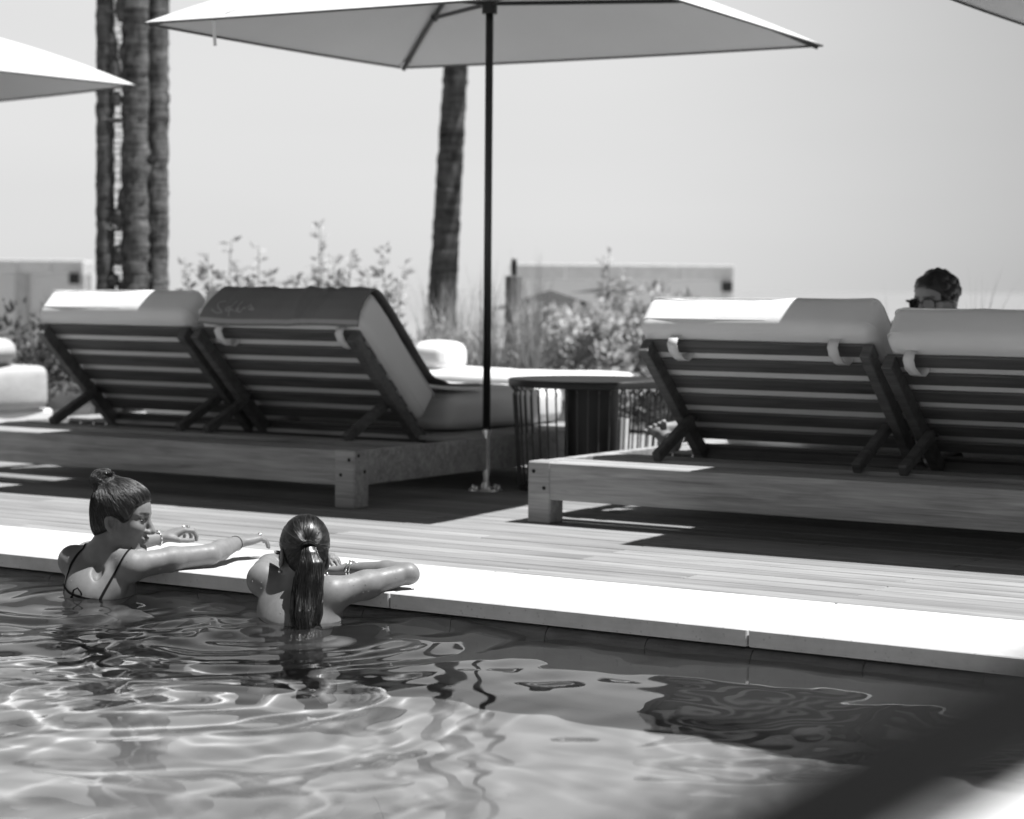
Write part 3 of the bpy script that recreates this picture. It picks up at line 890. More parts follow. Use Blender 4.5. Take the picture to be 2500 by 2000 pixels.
class SDF:
    def __init__(s, lo, hi, h):
        s.lo = np.array(lo, float); s.h = h
        s.n = np.ceil((np.array(hi) - s.lo) / h).astype(int) + 1
        s.d = np.full(s.n, 0.2, np.float32)
    def _box(s, lo, hi, pad):
        a = np.maximum(np.floor((np.array(lo) - pad - s.lo) / s.h).astype(int), 0)
        b = np.minimum(np.ceil((np.array(hi) + pad - s.lo) / s.h).astype(int) + 1, s.n)
        if np.any(b <= a): return None
        ax = [(np.arange(a[i], b[i]) * s.h + s.lo[i]).astype(np.float32) for i in range(3)]
        return (slice(a[0], b[0]), slice(a[1], b[1]), slice(a[2], b[2])), ax[0][:, None, None], ax[1][None, :, None], ax[2][None, None, :]
    def _put(s, sl, f, k, sub):
        d = s.d[sl]
        if sub:
            f = -f
            if k > 0: t = np.clip(0.5 - 0.5 * (f - d) / k, 0, 1); s.d[sl] = d * t + f * (1 - t) + k * t * (1 - t)
            else: s.d[sl] = np.maximum(d, f)
        else:
            if k > 0: t = np.clip(0.5 + 0.5 * (f - d) / k, 0, 1); s.d[sl] = f * (1 - t) + d * t - k * t * (1 - t)
            else: s.d[sl] = np.minimum(d, f)
    def cap(s, p, q, r0, r1=None, k=0.01, sub=False):
        p = np.array(p, float); q = np.array(q, float); r1 = r0 if r1 is None else r1
        R = max(r0, r1)
        o = s._box(np.minimum(p, q) - R, np.maximum(p, q) + R, k + 4 * s.h)
        if o is None: return s
        sl, X, Y, Z = o
        v = q - p; L2 = v @ v + 1e-12
        t = np.clip(((X - p[0]) * v[0] + (Y - p[1]) * v[1] + (Z - p[2]) * v[2]) / L2, 0, 1)
        f = np.sqrt((X - p[0] - t * v[0]) ** 2 + (Y - p[1] - t * v[1]) ** 2 + (Z - p[2] - t * v[2]) ** 2) - (r0 + (r1 - r0) * t)
        s._put(sl, f, k, sub); return s
    def chain(s, pts, rs, k=0.01, sub=False):
        for i in range(len(pts) - 1): s.cap(pts[i], pts[i + 1], rs[i], rs[i + 1], k, sub)
        return s
    def ell(s, c, r, R=None, k=0.01, sub=False):
        c = np.array(c, float); r = np.array(r, float); R = np.eye(3) if R is None else np.array(R)  # rows: local axes
        e = np.sqrt(((R * r[:, None]) ** 2).sum(0))
        o = s._box(c - e, c + e, k + 4 * s.h)
        if o is None: return s
        sl, X, Y, Z = o
        a = []
        for i in range(3): a.append((X - c[0]) * R[i, 0] + (Y - c[1]) * R[i, 1] + (Z - c[2]) * R[i, 2])
        k0 = np.sqrt(sum((a[i] / r[i]) ** 2 for i in range(3))); k1 = np.sqrt(sum((a[i] / r[i] ** 2) ** 2 for i in range(3)))
        f = k0 * (k0 - 1) / (k1 + 1e-6)
        s._put(sl, f, k, sub); return s
    def plane(s, n, c, k):
        """keep where n.p < c"""
        n = np.array(n); o = s._box(s.lo, s.lo + s.n * s.h, 0); sl, X, Y, Z = o
        f = X * n[0] + Y * n[1] + Z * n[2] - c
        d = s.d; t = np.clip(0.5 - 0.5 * (f - d) / k, 0, 1)
        s.d = (d * t + f * (1 - t) + k * t * (1 - t)).astype(np.float32); return s
    def mesh(s, smooth=2):
        d = s.d; neg = d < 0
        nx, ny, nz = [int(v) - 1 for v in s.n]
        cnt = np.zeros((nx, ny, nz), np.uint8)
        for i in (0, 1):
            for j in (0, 1):
                for k in (0, 1): cnt += neg[i:nx + i, j:ny + j, k:nz + k]
        act = np.argwhere((cnt > 0) & (cnt < 8)).astype(np.int32)
        idx = np.full((nx, ny, nz), -1, np.int32); idx[act[:, 0], act[:, 1], act[:, 2]] = np.arange(len(act))
        off = np.array([(i, j, k) for i in (0, 1) for j in (0, 1) for k in (0, 1)])
        val = np.stack([d[act[:, 0] + o[0], act[:, 1] + o[1], act[:, 2] + o[2]] for o in off], -1)
        P = np.zeros((len(act), 3)); W = np.zeros(len(act))
        for a in range(8):
            for b in range(a + 1, 8):
                if np.abs(off[a] - off[b]).sum() != 1: continue
                m = (val[:, a] < 0) != (val[:, b] < 0)
                t = np.where(m, val[:, a] / np.where(np.abs(val[:, a] - val[:, b]) < 1e-9, 1, val[:, a] - val[:, b]), 0)
                P += np.where(m[:, None], off[a] + t[:, None] * (off[b] - off[a]), 0); W += m
        V = (P / W[:, None] + act) * s.h + s.lo
        F = []
        for ax in range(3):
            o1, o2 = (ax + 1) % 3, (ax + 2) % 3
            sa = [slice(None)] * 3; sb = [slice(None)] * 3
            sa[ax] = slice(0, -1); sb[ax] = slice(1, None)
            A, B = neg[tuple(sa)], neg[tuple(sb)]
            e = np.argwhere(A != B); 
            ok = (e[:, o1] > 0) & (e[:, o2] > 0) & (e[:, o1] < s.n[o1] - 1) & (e[:, o2] < s.n[o2] - 1); e = e[ok]
            fl = A[e[:, 0], e[:, 1], e[:, 2]]
            q = []
            for a, b in ((-1, -1), (0, -1), (0, 0), (-1, 0)):
                c = e.copy(); c[:, o1] += a; c[:, o2] += b; q.append(idx[c[:, 0], c[:, 1], c[:, 2]])
            q = np.stack(q, -1); q[~fl] = q[~fl][:, ::-1]; F.append(q)
        F = np.concatenate(F); F = F[(F >= 0).all(1)]
        E = np.concatenate([F[:, [i, (i + 1) % 4]] for i in range(4)])
        for _ in range(smooth):
            acc = np.zeros_like(V); c = np.zeros(len(V))
            for k in range(3): acc[:, k] = np.bincount(E[:, 0], V[E[:, 1], k], len(V)) + np.bincount(E[:, 1], V[E[:, 0], k], len(V))
            c = np.bincount(E[:, 0], minlength=len(V)) + np.bincount(E[:, 1], minlength=len(V))
            V = V * 0.5 + 0.5 * acc / np.maximum(c, 1)[:, None]
        return V, F

def np_mesh(name, V, F):
    me = bpy.data.meshes.new(name)
    V = np.asarray(V, np.float32); F = np.asarray(F, np.int32)
    me.vertices.add(len(V)); me.vertices.foreach_set('co', V.reshape(-1))
    me.loops.add(F.size); me.loops.foreach_set('vertex_index', F.reshape(-1))
    me.polygons.add(len(F)); me.polygons.foreach_set('loop_start', np.arange(0, F.size, F.shape[1], dtype=np.int32))
    me.update(calc_edges=True); me.validate()
    return me

class Head:
    """head frame: f forward, l to the person's left, u up"""
    def __init__(s, c, fwd, up, sc=1.0):
        f = np.array(fwd, float); f /= np.linalg.norm(f)
        u = np.array(up, float); u -= f * (u @ f); u /= np.linalg.norm(u)
        s.f, s.u, s.l = f, u, np.cross(u, f); s.c = np.array(c, float); s.s = sc
        s.R = np.stack([s.f, s.l, s.u])
    def p(s, f, l, u): return s.c + s.s * (f * s.f + l * s.l + u * s.u)
    def loc(s, P): return ((np.asarray(P) - s.c) @ s.R.T) / s.s
    def E(s, sd, c, r, k=0.012, sub=False, R=None):
        Rm = s.R if R is None else R @ s.R
        sd.ell(s.p(*c), np.array(r) * s.s, Rm, k * s.s, sub)
    def C(s, sd, a, b, r0, r1=None, k=0.01, sub=False):
        sd.cap(s.p(*a), s.p(*b), r0 * s.s, (r1 if r1 is not None else r0) * s.s, k * s.s, sub)
    def build(s, sd, male=False):
        E, C = s.E, s.C
        E(sd, (-0.018, 0, 0.036), (0.096, 0.074, 0.088), 0.01)
        E(sd, (0.032, 0, 0.030), (0.062, 0.064, 0.070), 0.02)
        E(sd, (0.036, 0, -0.040), (0.054, 0.056, 0.078), 0.02)
        for g_ in (-1, 1):
            C(sd, (-0.004, g_ * 0.052, -0.052), (0.066, g_ * 0.012, -0.108), 0.019, 0.017, 0.022)
            C(sd, (-0.002, g_ * 0.060, 0.0), (-0.004, g_ * 0.052, -0.056), 0.016, 0.018, 0.02)
            E(sd, (0.060, g_ * 0.040, -0.026), (0.024, 0.022, 0.024), 0.02)
            C(sd, (0.083, g_ * 0.010, 0.023), (0.066, g_ * 0.047, 0.021), 0.009, 0.008, 0.012)
        E(sd, (0.080, 0, -0.106), (0.017, 0.020, 0.016), 0.016)
        for g_ in (-1, 1):
            E(sd, (0.094, g_ * 0.032, 0.002), (0.016, 0.019, 0.0125), 0.010, True)
            E(sd, (0.0745, g_ * 0.032, 0.001), (0.0135, 0.0165, 0.0135), 0.004)
        C(sd, (0.086, 0, 0.012), (0.111, 0, -0.037), 0.0080, 0.0120, 0.010)
        C(sd, (0.106, 0, -0.034), (0.100, 0, -0.046), 0.0095, 0.006, 0.008)
        for g_ in (-1, 1): E(sd, (0.097, g_ * 0.0140, -0.040), (0.0130, 0.0085, 0.0098), 0.006)
        for g_ in (-1, 1): E(sd, (0.102, g_ * 0.0065, -0.0485), (0.005, 0.0035, 0.003), 0.003, True)
        C(sd, (0.0885, -0.019, -0.067), (0.0885, 0.019, -0.067), 0.0065, None, 0.008)
        C(sd, (0.0945, -0.007, -0.0655), (0.0945, 0.007, -0.0655), 0.006, None, 0.006)
        C(sd, (0.0890, -0.015, -0.0785), (0.0890, 0.015, -0.0785), 0.0075, None, 0.006)
        C(sd, (0.1035, -0.018, -0.0726), (0.1035, 0.018, -0.0726), 0.0016, None, 0.004, True)
        C(sd, (0.096, -0.014, -0.090), (0.096, 0.014, -0.090), 0.0045, None, 0.008, True)
        for g_ in (-1, 1):
            rot = np.array([[0.95, 0, 0.30], [0, 1, 0], [-0.30, 0, 0.95]])
            E(sd, (-0.024, g_ * 0.0800, -0.020), (0.0215, 0.0085, 0.034), 0.005, False, rot)
            E(sd, (-0.019, g_ * 0.0930, -0.016), (0.0125, 0.0165, 0.021), 0.002, True, rot)
            E(sd, (-0.014, g_ * 0.076, -0.047), (0.008, 0.006, 0.009), 0.006)
        return s

def hand(sd, w, d, n, lat, curl=(0.35, 0.5, 0.4), size=1.0, spread=0.06, thumb=0.6, fcurl=None, k=0.006):
    """w wrist, d direction wrist to knuckles, n normal out of the back of the hand, lat towards the thumb"""
    w = np.array(w, float); d = np.array(d, float); d /= np.linalg.norm(d)
    n = np.array(n, float); n -= d * (n @ d); n /= np.linalg.norm(n)
    l = np.cross(d, n); l *= np.sign(l @ np.array(lat, float)) or 1
    S_ = size
    offs = (0.030, 0.010, -0.010, -0.028); mc = (0.082, 0.086, 0.081, 0.074)
    lens = (0.066, 0.074, 0.069, 0.054); rad = (0.0090, 0.0092, 0.0087, 0.0078)
    kn = []
    for i in range(4):
        K = w + S_ * (d * mc[i] + l * offs[i])
        sd.cap(w + S_ * (l * offs[i] * 0.55 + d * 0.008), K, 0.0135 * S_, 0.0105 * S_, 0.010)
        c = curl if fcurl is None else fcurl[i]
        ang = 0.0; p = K; dl = l * (spread * (1.5 - i))
        for j, fr in enumerate((0.47, 0.30, 0.23)):
            ang += c[j]
            v = d * math.cos(ang) - n * math.sin(ang) + dl; v /= np.linalg.norm(v)
            q = p + v * lens[i] * fr * S_
            r0 = rad[i] * S_ * (1.0 - 0.10 * j); sd.cap(p, q, r0, r0 * 0.93, 0.003)
            if j == 0: kn.append((p + q) / 2 + n * r0 * 0.9)
            p = q
    sd.ell(w + S_ * d * 0.045 - n * 0.006, np.array([0.045, 0.034, 0.014]) * S_, np.stack([d, l, n]), 0.012)
    b = w + S_ * (d * 0.018 + l * 0.026 - n * 0.006)
    v = d * 0.62 + l * 0.62 - n * 0.35 * thumb; v /= np.linalg.norm(v)
    q = b + v * 0.040 * S_; sd.cap(b, q, 0.0125 * S_, 0.010 * S_, 0.010)
    v2 = d * 0.90 + l * (0.30 - 0.4 * thumb) - n * 0.40 * thumb; v2 /= np.linalg.norm(v2)
    q2 = q + v2 * 0.032 * S_; sd.cap(q, q2, 0.0095 * S_, 0.0088 * S_, 0.004)
    v3 = v2 + d * 0.2 - l * 0.2; v3 /= np.linalg.norm(v3)
    sd.cap(q2, q2 + v3 * 0.025 * S_, 0.0088 * S_, 0.0072 * S_, 0.003)
    return kn

def m_skin(name, v, rough=0.5):
    t = NT(name)
    at = t.node('ShaderNodeAttribute', attribute_name='pigment_shade')
    co = t.coords((1, 1, 1), rnd=False)
    f = t.noise(co, 40.0, 4.0)
    b = t.base(f, v * 0.93, v * 1.07)
    mx = t.node('ShaderNodeMix', data_type='RGBA', blend_type='MULTIPLY'); mx.inputs['Factor'].default_value = 1.0
    t.l.new(b, mx.inputs['A']); t.l.new(at.outputs['Color'], mx.inputs['B'])
    t.l.new(mx.outputs['Result'], t.b.inputs['Base Color'])
    t.b.inputs['Roughness'].default_value = rough
    t.b.inputs['Specular IOR Level'].default_value = 0.35
    t.b.inputs['Subsurface Weight'].default_value = 0.12
    t.b.inputs['Subsurface Radius'].default_value = (0.006, 0.006, 0.006)
    t.b.inputs['Subsurface Scale'].default_value = 1.0
    wet = t.noise(co, 55.0, 3.0)
    t.link(t.math('ADD', t.math('MULTIPLY', wet, 0.5), rough - 0.22), t.b.inputs['Roughness'])
    fine = t.noise(co, 160.0, 3.0)
    t.bump(fine, 0.10, 0.0012)
    return t.m
def m_hair(name, v, rough=0.32):
    t = NT(name)
    f = t.noise(t.coords((1, 1, 1), rnd=False), 90.0, 3.0)
    t.link(t.base(f, v * 0.6, v * 1.5), t.b.inputs['Base Color'])
    t.b.inputs['Roughness'].default_value = rough
    t.b.inputs['Specular IOR Level'].default_value = 0.6
    return t.m
MAT['skin1'] = m_skin('skin_tanned', 0.175)
MAT['skin2'] = m_skin('skin_wet', 0.17, 0.46)
MAT['skin3'] = m_skin('skin_pale', 0.23)  # one even skin colour, paler than the other two
MAT['hair1'] = m_hair('brown_hair', 0.009, 0.42); MAT['strand1'] = m_hair('brown_hair_strand', 0.014, 0.40)
MAT['hair2'] = m_hair('black_wet_hair', 0.006, 0.36); MAT['strand2'] = m_hair('black_hair_strand', 0.008, 0.32)
MAT['strand1b'] = m_hair('brown_strand_sheen', 0.075, 0.40); MAT['strand2b'] = m_hair('black_strand_sheen', 0.045, 0.34)  # paler strands paint streaky highlights into the hair colour
MAT['bikini'] = m_fabric('black_swim_fabric', 0.012, 0.05)
MAT['eye'] = m_plain('eye', 0.015, 0.35); MAT['lens'] = m_plain('dark_lens', 0.008, 0.06)
MAT['pearl'] = m_plain('polished_silver', 0.75, 0.15, metal=0.9, var=0.03)
MAT['shorts'] = m_fabric('dark_swim_shorts', 0.03, 0.05)
MAT['drop'] = m_plain('water_bead', 0.30, 0.02, spec=1.0)

def pigment_shade(me, fn):
    n = len(me.vertices); co = np.empty(n * 3, np.float32); me.vertices.foreach_get('co', co); co = co.reshape(-1, 3)
    v = fn(co)
    a = me.color_attributes.new('pigment_shade', 'FLOAT_COLOR', 'POINT')
    c = np.ones((n, 4), np.float32); c[:, :3] = v[:, None]; a.data.foreach_set('color', c.reshape(-1))

def face_pigment_shade(H, co):
    q = H.loc(co); f, l, u = q[:, 0], q[:, 1], q[:, 2]
    v = np.ones(len(co))
    def blob(c, r, amt):
        d = ((f - c[0]) / r[0]) ** 2 + ((np.abs(l) - c[1]) / r[1]) ** 2 + ((u - c[2]) / r[2]) ** 2
        return amt * np.clip(1.6 - d, 0, 1)
    v -= blob((0.094, 0.008, -0.0665), (0.014, 0.017, 0.0050), 0.26) + blob((0.094, 0.008, -0.079), (0.014, 0.015, 0.0055), 0.20)
    v -= blob((0.086, 0.032, 0.006), (0.015, 0.019, 0.0052), 0.85)                       # lash line, with eye-socket shading painted in around it
    v -= blob((0.080, 0.044, 0.009), (0.014, 0.012, 0.0050), 0.65)
    v -= blob((0.084, 0.030, 0.001), (0.012, 0.012, 0.006), 0.45)  # socket shading painted darker into the skin colour
    v -= blob((0.086, 0.022, 0.0255), (0.015, 0.017, 0.0058), 0.80) + blob((0.076, 0.040, 0.0275), (0.015, 0.015, 0.0050), 0.78)   # brows
    return np.clip(v, 0.1, 1)

def ribbon_strands(name_m, bvh, starts, flow, steps, step, rad, lift, seed, jitter=0.10, side=4):
    """thin hair strands that follow a flow field over a surface"""
    r = np.random.default_rng(seed); mb = MB()
    for i, p0 in enumerate(starts):
        p = Vector(p0); pts = []
        ns = int(steps * r.uniform(0.6, 1.2)); lf = lift * r.uniform(0.1, 1.0)
        jit = Vector(r.normal(0, jitter, 3))
        for k in range(ns):
            hit = bvh.find_nearest(p)
            if hit[0] is None: break
            loc, nrm = hit[0], hit[1]
            pts.append(np.array(loc + nrm * (lf * math.sin(math.pi * (k + 0.5) / ns) + 0.0002)))
            v = Vector(flow(np.array(loc))) + jit
            v -= nrm * v.dot(nrm)
            if v.length < 1e-5: break
            p = loc + v.normalized() * step
        if len(pts) >= 4:
            n = len(pts); w = np.sin(np.linspace(0.25, math.pi - 0.25, n)) * rad * r.uniform(0.6, 1.3)
            mb.tube(pts, w, 3, cap=False)
    return mb

def hair_object(VH, FH, mb, mats, root, seed):
    r = np.random.default_rng(seed); hm = MB(); hm.add(VH, FH.tolist()); off = 0; fi = 0
    for blk in mb.V:                                        # one block of vertices per strand
        n = len(blk); fs = []
        while fi < len(mb.F) and mb.F[fi][0] < off + n: fs.append([i - off for i in mb.F[fi]]); fi += 1
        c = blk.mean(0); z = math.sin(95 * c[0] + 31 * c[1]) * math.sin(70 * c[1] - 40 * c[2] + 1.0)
        hm.cur = 2 if r.uniform() < (0.55 if z > 0.35 else 0.06) else 1  # painted sheen strands gather in clumps
        hm.add(blk, fs); off += n
    return hm.obj('hair', mats, root, True)

def bvh_of(V, F): return BVHTree.FromPolygons([tuple(v) for v in V], [tuple(f) for f in F])

def drape(bvh, pts, dirv, wid, off=0.0016, dens=8):
    """flat strap laid over the body: path points are dropped onto the surface along dirv"""
    P = np.array(pts, float); d = np.concatenate([[0], np.cumsum(np.linalg.norm(np.diff(P, axis=0), axis=1))])
    t = np.linspace(0, d[-1], dens * (len(P) - 1) + 1); Q = np.stack([np.interp(t, d, P[:, i]) for i in range(3)], -1)
    for _ in range(2): Q[1:-1] = (Q[:-2] + 2 * Q[1:-1] + Q[2:]) / 4
    dv = Vector(dirv).normalized(); V, F = [], []
    out = []
    for q in Q:
        h = bvh.ray_cast(Vector(q) - dv * 0.4, dv)
        if h[0] is None:
            h2 = bvh.find_nearest(Vector(q)); out.append((np.array(h2[0]), np.array(h2[1])))
        else: out.append((np.array(h[0]), np.array(h[1])))
    C = np.array([o[0] for o in out]); Nn = np.array([o[1] for o in out])
    for _ in range(3): Nn[1:-1] = (Nn[:-2] + Nn[1:-1] + Nn[2:]) / 3
    T = np.gradient(C, axis=0)
    for i in range(len(C)):
        sdv = np.cross(T[i], Nn[i]); sdv /= np.linalg.norm(sdv) + 1e-9
        n = Nn[i] / (np.linalg.norm(Nn[i]) + 1e-9)
        V += [C[i] + n * off - sdv * wid, C[i] + n * (off * 1.6), C[i] + n * off + sdv * wid]
        if i: F += [(3 * i - 3, 3 * i - 2, 3 * i + 1, 3 * i), (3 * i - 2, 3 * i - 1, 3 * i + 2, 3 * i + 1)]
    return MB().add(V, F)

def drops(bvh, V, keep, n, seed):
    r = np.random.default_rng(seed); mb = MB(); idx = np.flatnonzero(keep)
    for i in r.choice(idx, n, replace=False):
        h = bvh.find_nearest(Vector(V[i])); a = r.uniform(0.0008, 0.0019)
        mb.ell(np.array(h[0]) + np.array(h[1]) * a * 0.3, (a, a, a * 0.8), 6, 4)
    return mb

TH = 0.5641
HPL_C = 0.017
def hairline(H, sd, shift=0.0, k=0.006, thick=0.016, ramp=0.045, brow=False):
    """grow the shell: nothing at the hairline, full thickness further back"""
    ax = [(np.arange(sd.n[i]) * sd.h + sd.lo[i] - H.c[i]).astype(np.float32) for i in range(3)]
    X, Y, Z = ax[0][:, None, None], ax[1][None, :, None], ax[2][None, None, :]
    f = (X * H.f[0] + Y * H.f[1] + Z * H.f[2]) / H.s; u = (X * H.u[0] + Y * H.u[1] + Z * H.u[2]) / H.s
    low = 0.73 * f - 0.68 * u - (HPL_C + shift)
    if brow:                                               # open forehead: hair springs from high up and drops at the temple
        q = np.maximum(np.minimum(0.56 * f - 0.83 * u + 0.0087, f - 0.043), low)
    else: q = low
    q = q * H.s
    sd.d -= np.sqrt(np.clip(-q / ramp, 0, 1)) * thick - 0.004 * (q > 0)
    q = q - 0.004
    d = sd.d; t = np.clip(0.5 - 0.5 * (q - d) / k, 0, 1)
    sd.d = (d * t + q * (1 - t) + k * t * (1 - t)).astype(np.float32)

# --- woman with the bun -------------------------------------------------
def woman_bun():
    root = empty('person', (-5.135, 5.456, 0.0), TH)
    tag(root, 'woman with a high bun and black strap bikini reaching along the pool edge', 'person')
    H = Head((0.062, 0.085, 0.185), (0.975, -0.15, -0.12), (0.10, 0.0, 1.0), 0.97)
    sd = SDF((-0.24, -0.10, -0.20), (0.58, 0.70, 0.34), 0.0033)
    Lsh, Rsh = np.array((-0.128, 0.130, 0.022)), np.array((0.105, 0.000, 0.022))
    lat = (Rsh - Lsh); lat /= np.linalg.norm(lat); up = np.array((0.03, 0.30, 0.95)); up -= lat * (lat @ up); up /= np.linalg.norm(up); dep = np.cross(up, lat)
    RB = np.stack([lat, dep, up])
    sd.ell((-0.022, 0.068, -0.085), (0.142, 0.088, 0.165), RB, 0.03)
    sd.cap((-0.025, 0.045, -0.22), (-0.022, 0.060, -0.10), 0.105, 0.118, 0.03)
    sd.cap((-0.010, 0.090, 0.060), (0.000, 0.100, -0.05), 0.050, 0.075, 0.04)
    for sh in (Lsh, Rsh):
        sd.cap((-0.006, 0.085, 0.075), sh + np.array((0, 0.0, 0.010)), 0.030, 0.034, 0.035)
        m = sh * 0.62 + np.array((-0.01, 0.03, -0.06)) * 0.38
        sd.ell(m - dep * 0.030 + np.array((0, 0, -0.035)), (0.048, 0.026, 0.062), RB, 0.03)
        sd.ell(sh, (0.050, 0.048, 0.052), RB, 0.03)
    sd.chain([(-0.008, -0.030 + 0.075, 0.075), (-0.014, 0.000, 0.00), (-0.020, -0.040, -0.12), (-0.022, -0.062, -0.24)], (0.004, 0.009, 0.012, 0.012), 0.026, True)
    # neck
    sd.chain([(-0.006, 0.086, 0.045), (0.012, 0.086, 0.100), H.p(-0.030, 0, -0.045)], (0.058, 0.050, 0.050), 0.022)
    H.C(sd, (-0.012, -0.052, -0.045), (-0.02, -0.02, -0.15), 0.014, 0.012, 0.02)
    H.build(sd)
    # right arm lies out over the coping, left arm crosses in front of her
    El = np.array((0.355, 0.150, 0.047)); Wr = np.array((0.432, 0.350, 0.068))
    sd.chain([Rsh, Rsh * 0.5 + El * 0.5 + (0, 0, 0.004), El], (0.047, 0.042, 0.036), 0.020)
    sd.chain([El, El * 0.66 + Wr * 0.34, Wr], (0.036, 0.037, 0.0225), 0.012)
    kr = hand(sd, Wr, (0.060, 0.055, 0.012), (-0.10, -0.15, 0.95), (-0.7, 0.6, 0.2), fcurl=[(0.30, 0.40, 0.25), (0.38, 0.50, 0.3), (0.45, 0.6, 0.35), (0.5, 0.65, 0.4)], size=0.98, spread=0.05)
    El2 = np.array((-0.060, 0.345, 0.046)); Wr2 = np.array((0.122, 0.495, 0.062))
    sd.chain([Lsh, Lsh * 0.5 + El2 * 0.5, El2], (0.046, 0.041, 0.035), 0.02)
    sd.chain([El2, El2 * 0.62 + Wr2 * 0.38, Wr2], (0.035, 0.036, 0.0225), 0.012)
    kl = hand(sd, Wr2, (0.088, 0.052, 0.034), (-0.32, -0.15, 0.92), (0.5, -0.85, 0.0), fcurl=[(0.45, 0.85, 0.6), (0.40, 0.95, 0.6), (0.45, 1.0, 0.6), (0.5, 1.0, 0.6)], size=1.06, thumb=1.0)
    V, F = sd.mesh(2)
    lo = SDF((-0.32, -0.40, -1.10), (0.30, 0.36, -0.14), 0.012)
    lo.cap((-0.022, 0.055, -0.12), (-0.02, 0.03, -0.32), 0.112, 0.105, 0.04).cap((-0.10, 0.05, -0.44), (0.07, -0.01, -0.44), 0.115, 0.115, 0.05)
    for sg in (-1, 1):
        hip = np.array((-0.015 + 0.085 * sg, 0.03 - 0.04 * sg, -0.50)); kn = hip + (0.02 * sg, 0.10, -0.34); an = kn + (0.0, -0.34, -0.16)
        lo.chain([hip, kn, an], (0.085, 0.052, 0.036), 0.03)
    V2, F2 = lo.mesh(2)
    bv = bvh_of(V, F)
    me = np_mesh('body', np.concatenate([V, V2]), np.concatenate([F, F2 + len(V)]))
    pigment_shade(me, lambda co: face_pigment_shade(H, co))
    link('body', me, MAT['skin1'], root).cycles.is_caustics_receiver = True
    dr = drops(bv, V, (V[:, 2] < 0.06) & (V[:, 2] > -0.07) & (V[:, 1] < 0.20), 70, 3)
    tag(dr.obj('water_drop', MAT['drop'], root, True), kind='stuff')
    # hair
    hs = SDF((-0.12, -0.06, 0.05), (0.22, 0.22, 0.37), 0.0033)
    H.E(hs, (-0.018, 0, 0.036), (0.096, 0.074, 0.088)); H.E(hs, (-0.066, 0, -0.028), (0.036, 0.050, 0.052), 0.03)
    H.E(hs, (0.032, 0, 0.030), (0.062, 0.064, 0.070), 0.02)
    hairline(H, hs, 0.011, brow=True)
    H.C(hs, (0.046, -0.058, 0.056), (0.036, -0.069, 0.004), 0.010, 0.006, 0.012)
    for g_ in (-1, 1): H.E(hs, (-0.016, g_ * 0.088, -0.026), (0.026, 0.024, 0.036), 0.008, True)
    B = H.p(-0.102, 0.0, 0.116)
    hs.ell(B + np.array((0, 0, 0.004)), (0.041, 0.038, 0.040), None, 0.014); hs.ell(B + np.array((0.012, -0.004, 0.030)), (0.024, 0.026, 0.014), None, 0.008)
    VH, FH = hs.mesh(2); bh = bvh_of(VH, FH)
    rr = np.random.default_rng(4)
    def flow(p):
        v = B - p; d = np.linalg.norm(v)
        if d < 0.052: return np.cross(v, np.array((0.3, -0.5, 0.8)))
        return v / d + 0.25 * np.array((0, 0, 1.0))
    st = VH[rr.choice(len(VH), 3000, replace=False)]
    mb = ribbon_strands('s', bh, st, flow, 9, 0.0095, 0.00085, 0.0016, 8, 0.12)
    # fly-away hairs at the crown
    for k in range(46):
        a = rr.uniform(0, 2 * math.pi); p = B + np.array((0.03 * math.cos(a), 0.03 * math.sin(a), 0.022)); d = np.array((rr.normal(0.3, 0.6), rr.normal(0, 0.6), rr.uniform(0.2, 0.7)))
        L = rr.uniform(0.015, 0.045); pts = [p + d * L * t + np.array((0.02, 0, -0.03)) * t * t for t in np.linspace(0, 1, 6)]
        mb.tube(pts, 0.00045, 3, cap=False)
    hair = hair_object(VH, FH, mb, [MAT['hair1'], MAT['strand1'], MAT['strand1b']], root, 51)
    tie = MB(); aa = np.linspace(0, 2 * math.pi, 14)
    for t in aa[:-1]: tie.ell(B + np.array((0.022 + 0.021 * math.cos(t), -0.008 + 0.021 * math.sin(t), 0.031)), (0.0055, 0.0055, 0.0055), 6, 5)
    tie.obj('hair_tie', MAT['lens'], hair, True)
    # bikini
    bk = drape(bv, [(0.098, 0.050, 0.080), (0.094, 0.020, 0.078), (0.084, 0.0, 0.062), (0.071, 0, 0.038), (0.044, 0, -0.012), (0.018, 0, -0.060), (0.002, 0, -0.092), (0.0, 0, -0.10)], (0.0, 1.0, -0.05), 0.0050)
    bk.n and None
    b2 = drape(bv, [(-0.062, 0.13, 0.095), (-0.078, 0.10, 0.090), (-0.088, 0.0, 0.078), (-0.110, 0, 0.056), (-0.130, 0, 0.020), (-0.140, 0, -0.02), (-0.145, 0, -0.06), (-0.148, 0, -0.09)], (0.10, 1.0, -0.05), 0.0048)
    b3 = drape(bv, [(-0.150, 0, -0.060), (-0.120, 0, -0.068), (-0.078, 0, -0.074), (-0.03, 0, -0.082), (0.01, 0, -0.088), (0.08, 0, -0.094), (0.13, 0, -0.096)], (0, 1, 0.1), 0.0046)
    top = MB()
    for m_ in (bk, b2, b3): top.add(np.concatenate(m_.V), m_.F)
    h = bv.ray_cast(Vector((-0.078, -0.5, -0.068)), Vector((0, 1, 0)))[0]
    kn = np.array(h); 
    top.tube([kn + np.array((-0.020, -0.004, -0.016)), kn + np.array((-0.012, -0.010, 0.012)), kn + np.array((0.002, -0.012, 0.020)), kn + np.array((0.012, -0.010, 0.006)), kn + np.array((0.020, -0.004, -0.016))], 0.0032, 6)
    top.ell(kn + np.array((-0.020, -0.004, -0.014)), (0.006, 0.005, 0.005)); top.ell(kn + np.array((0.020, -0.004, -0.016)), (0.006, 0.005, 0.005))
    top.obj('bikini', MAT['bikini'], root, True)
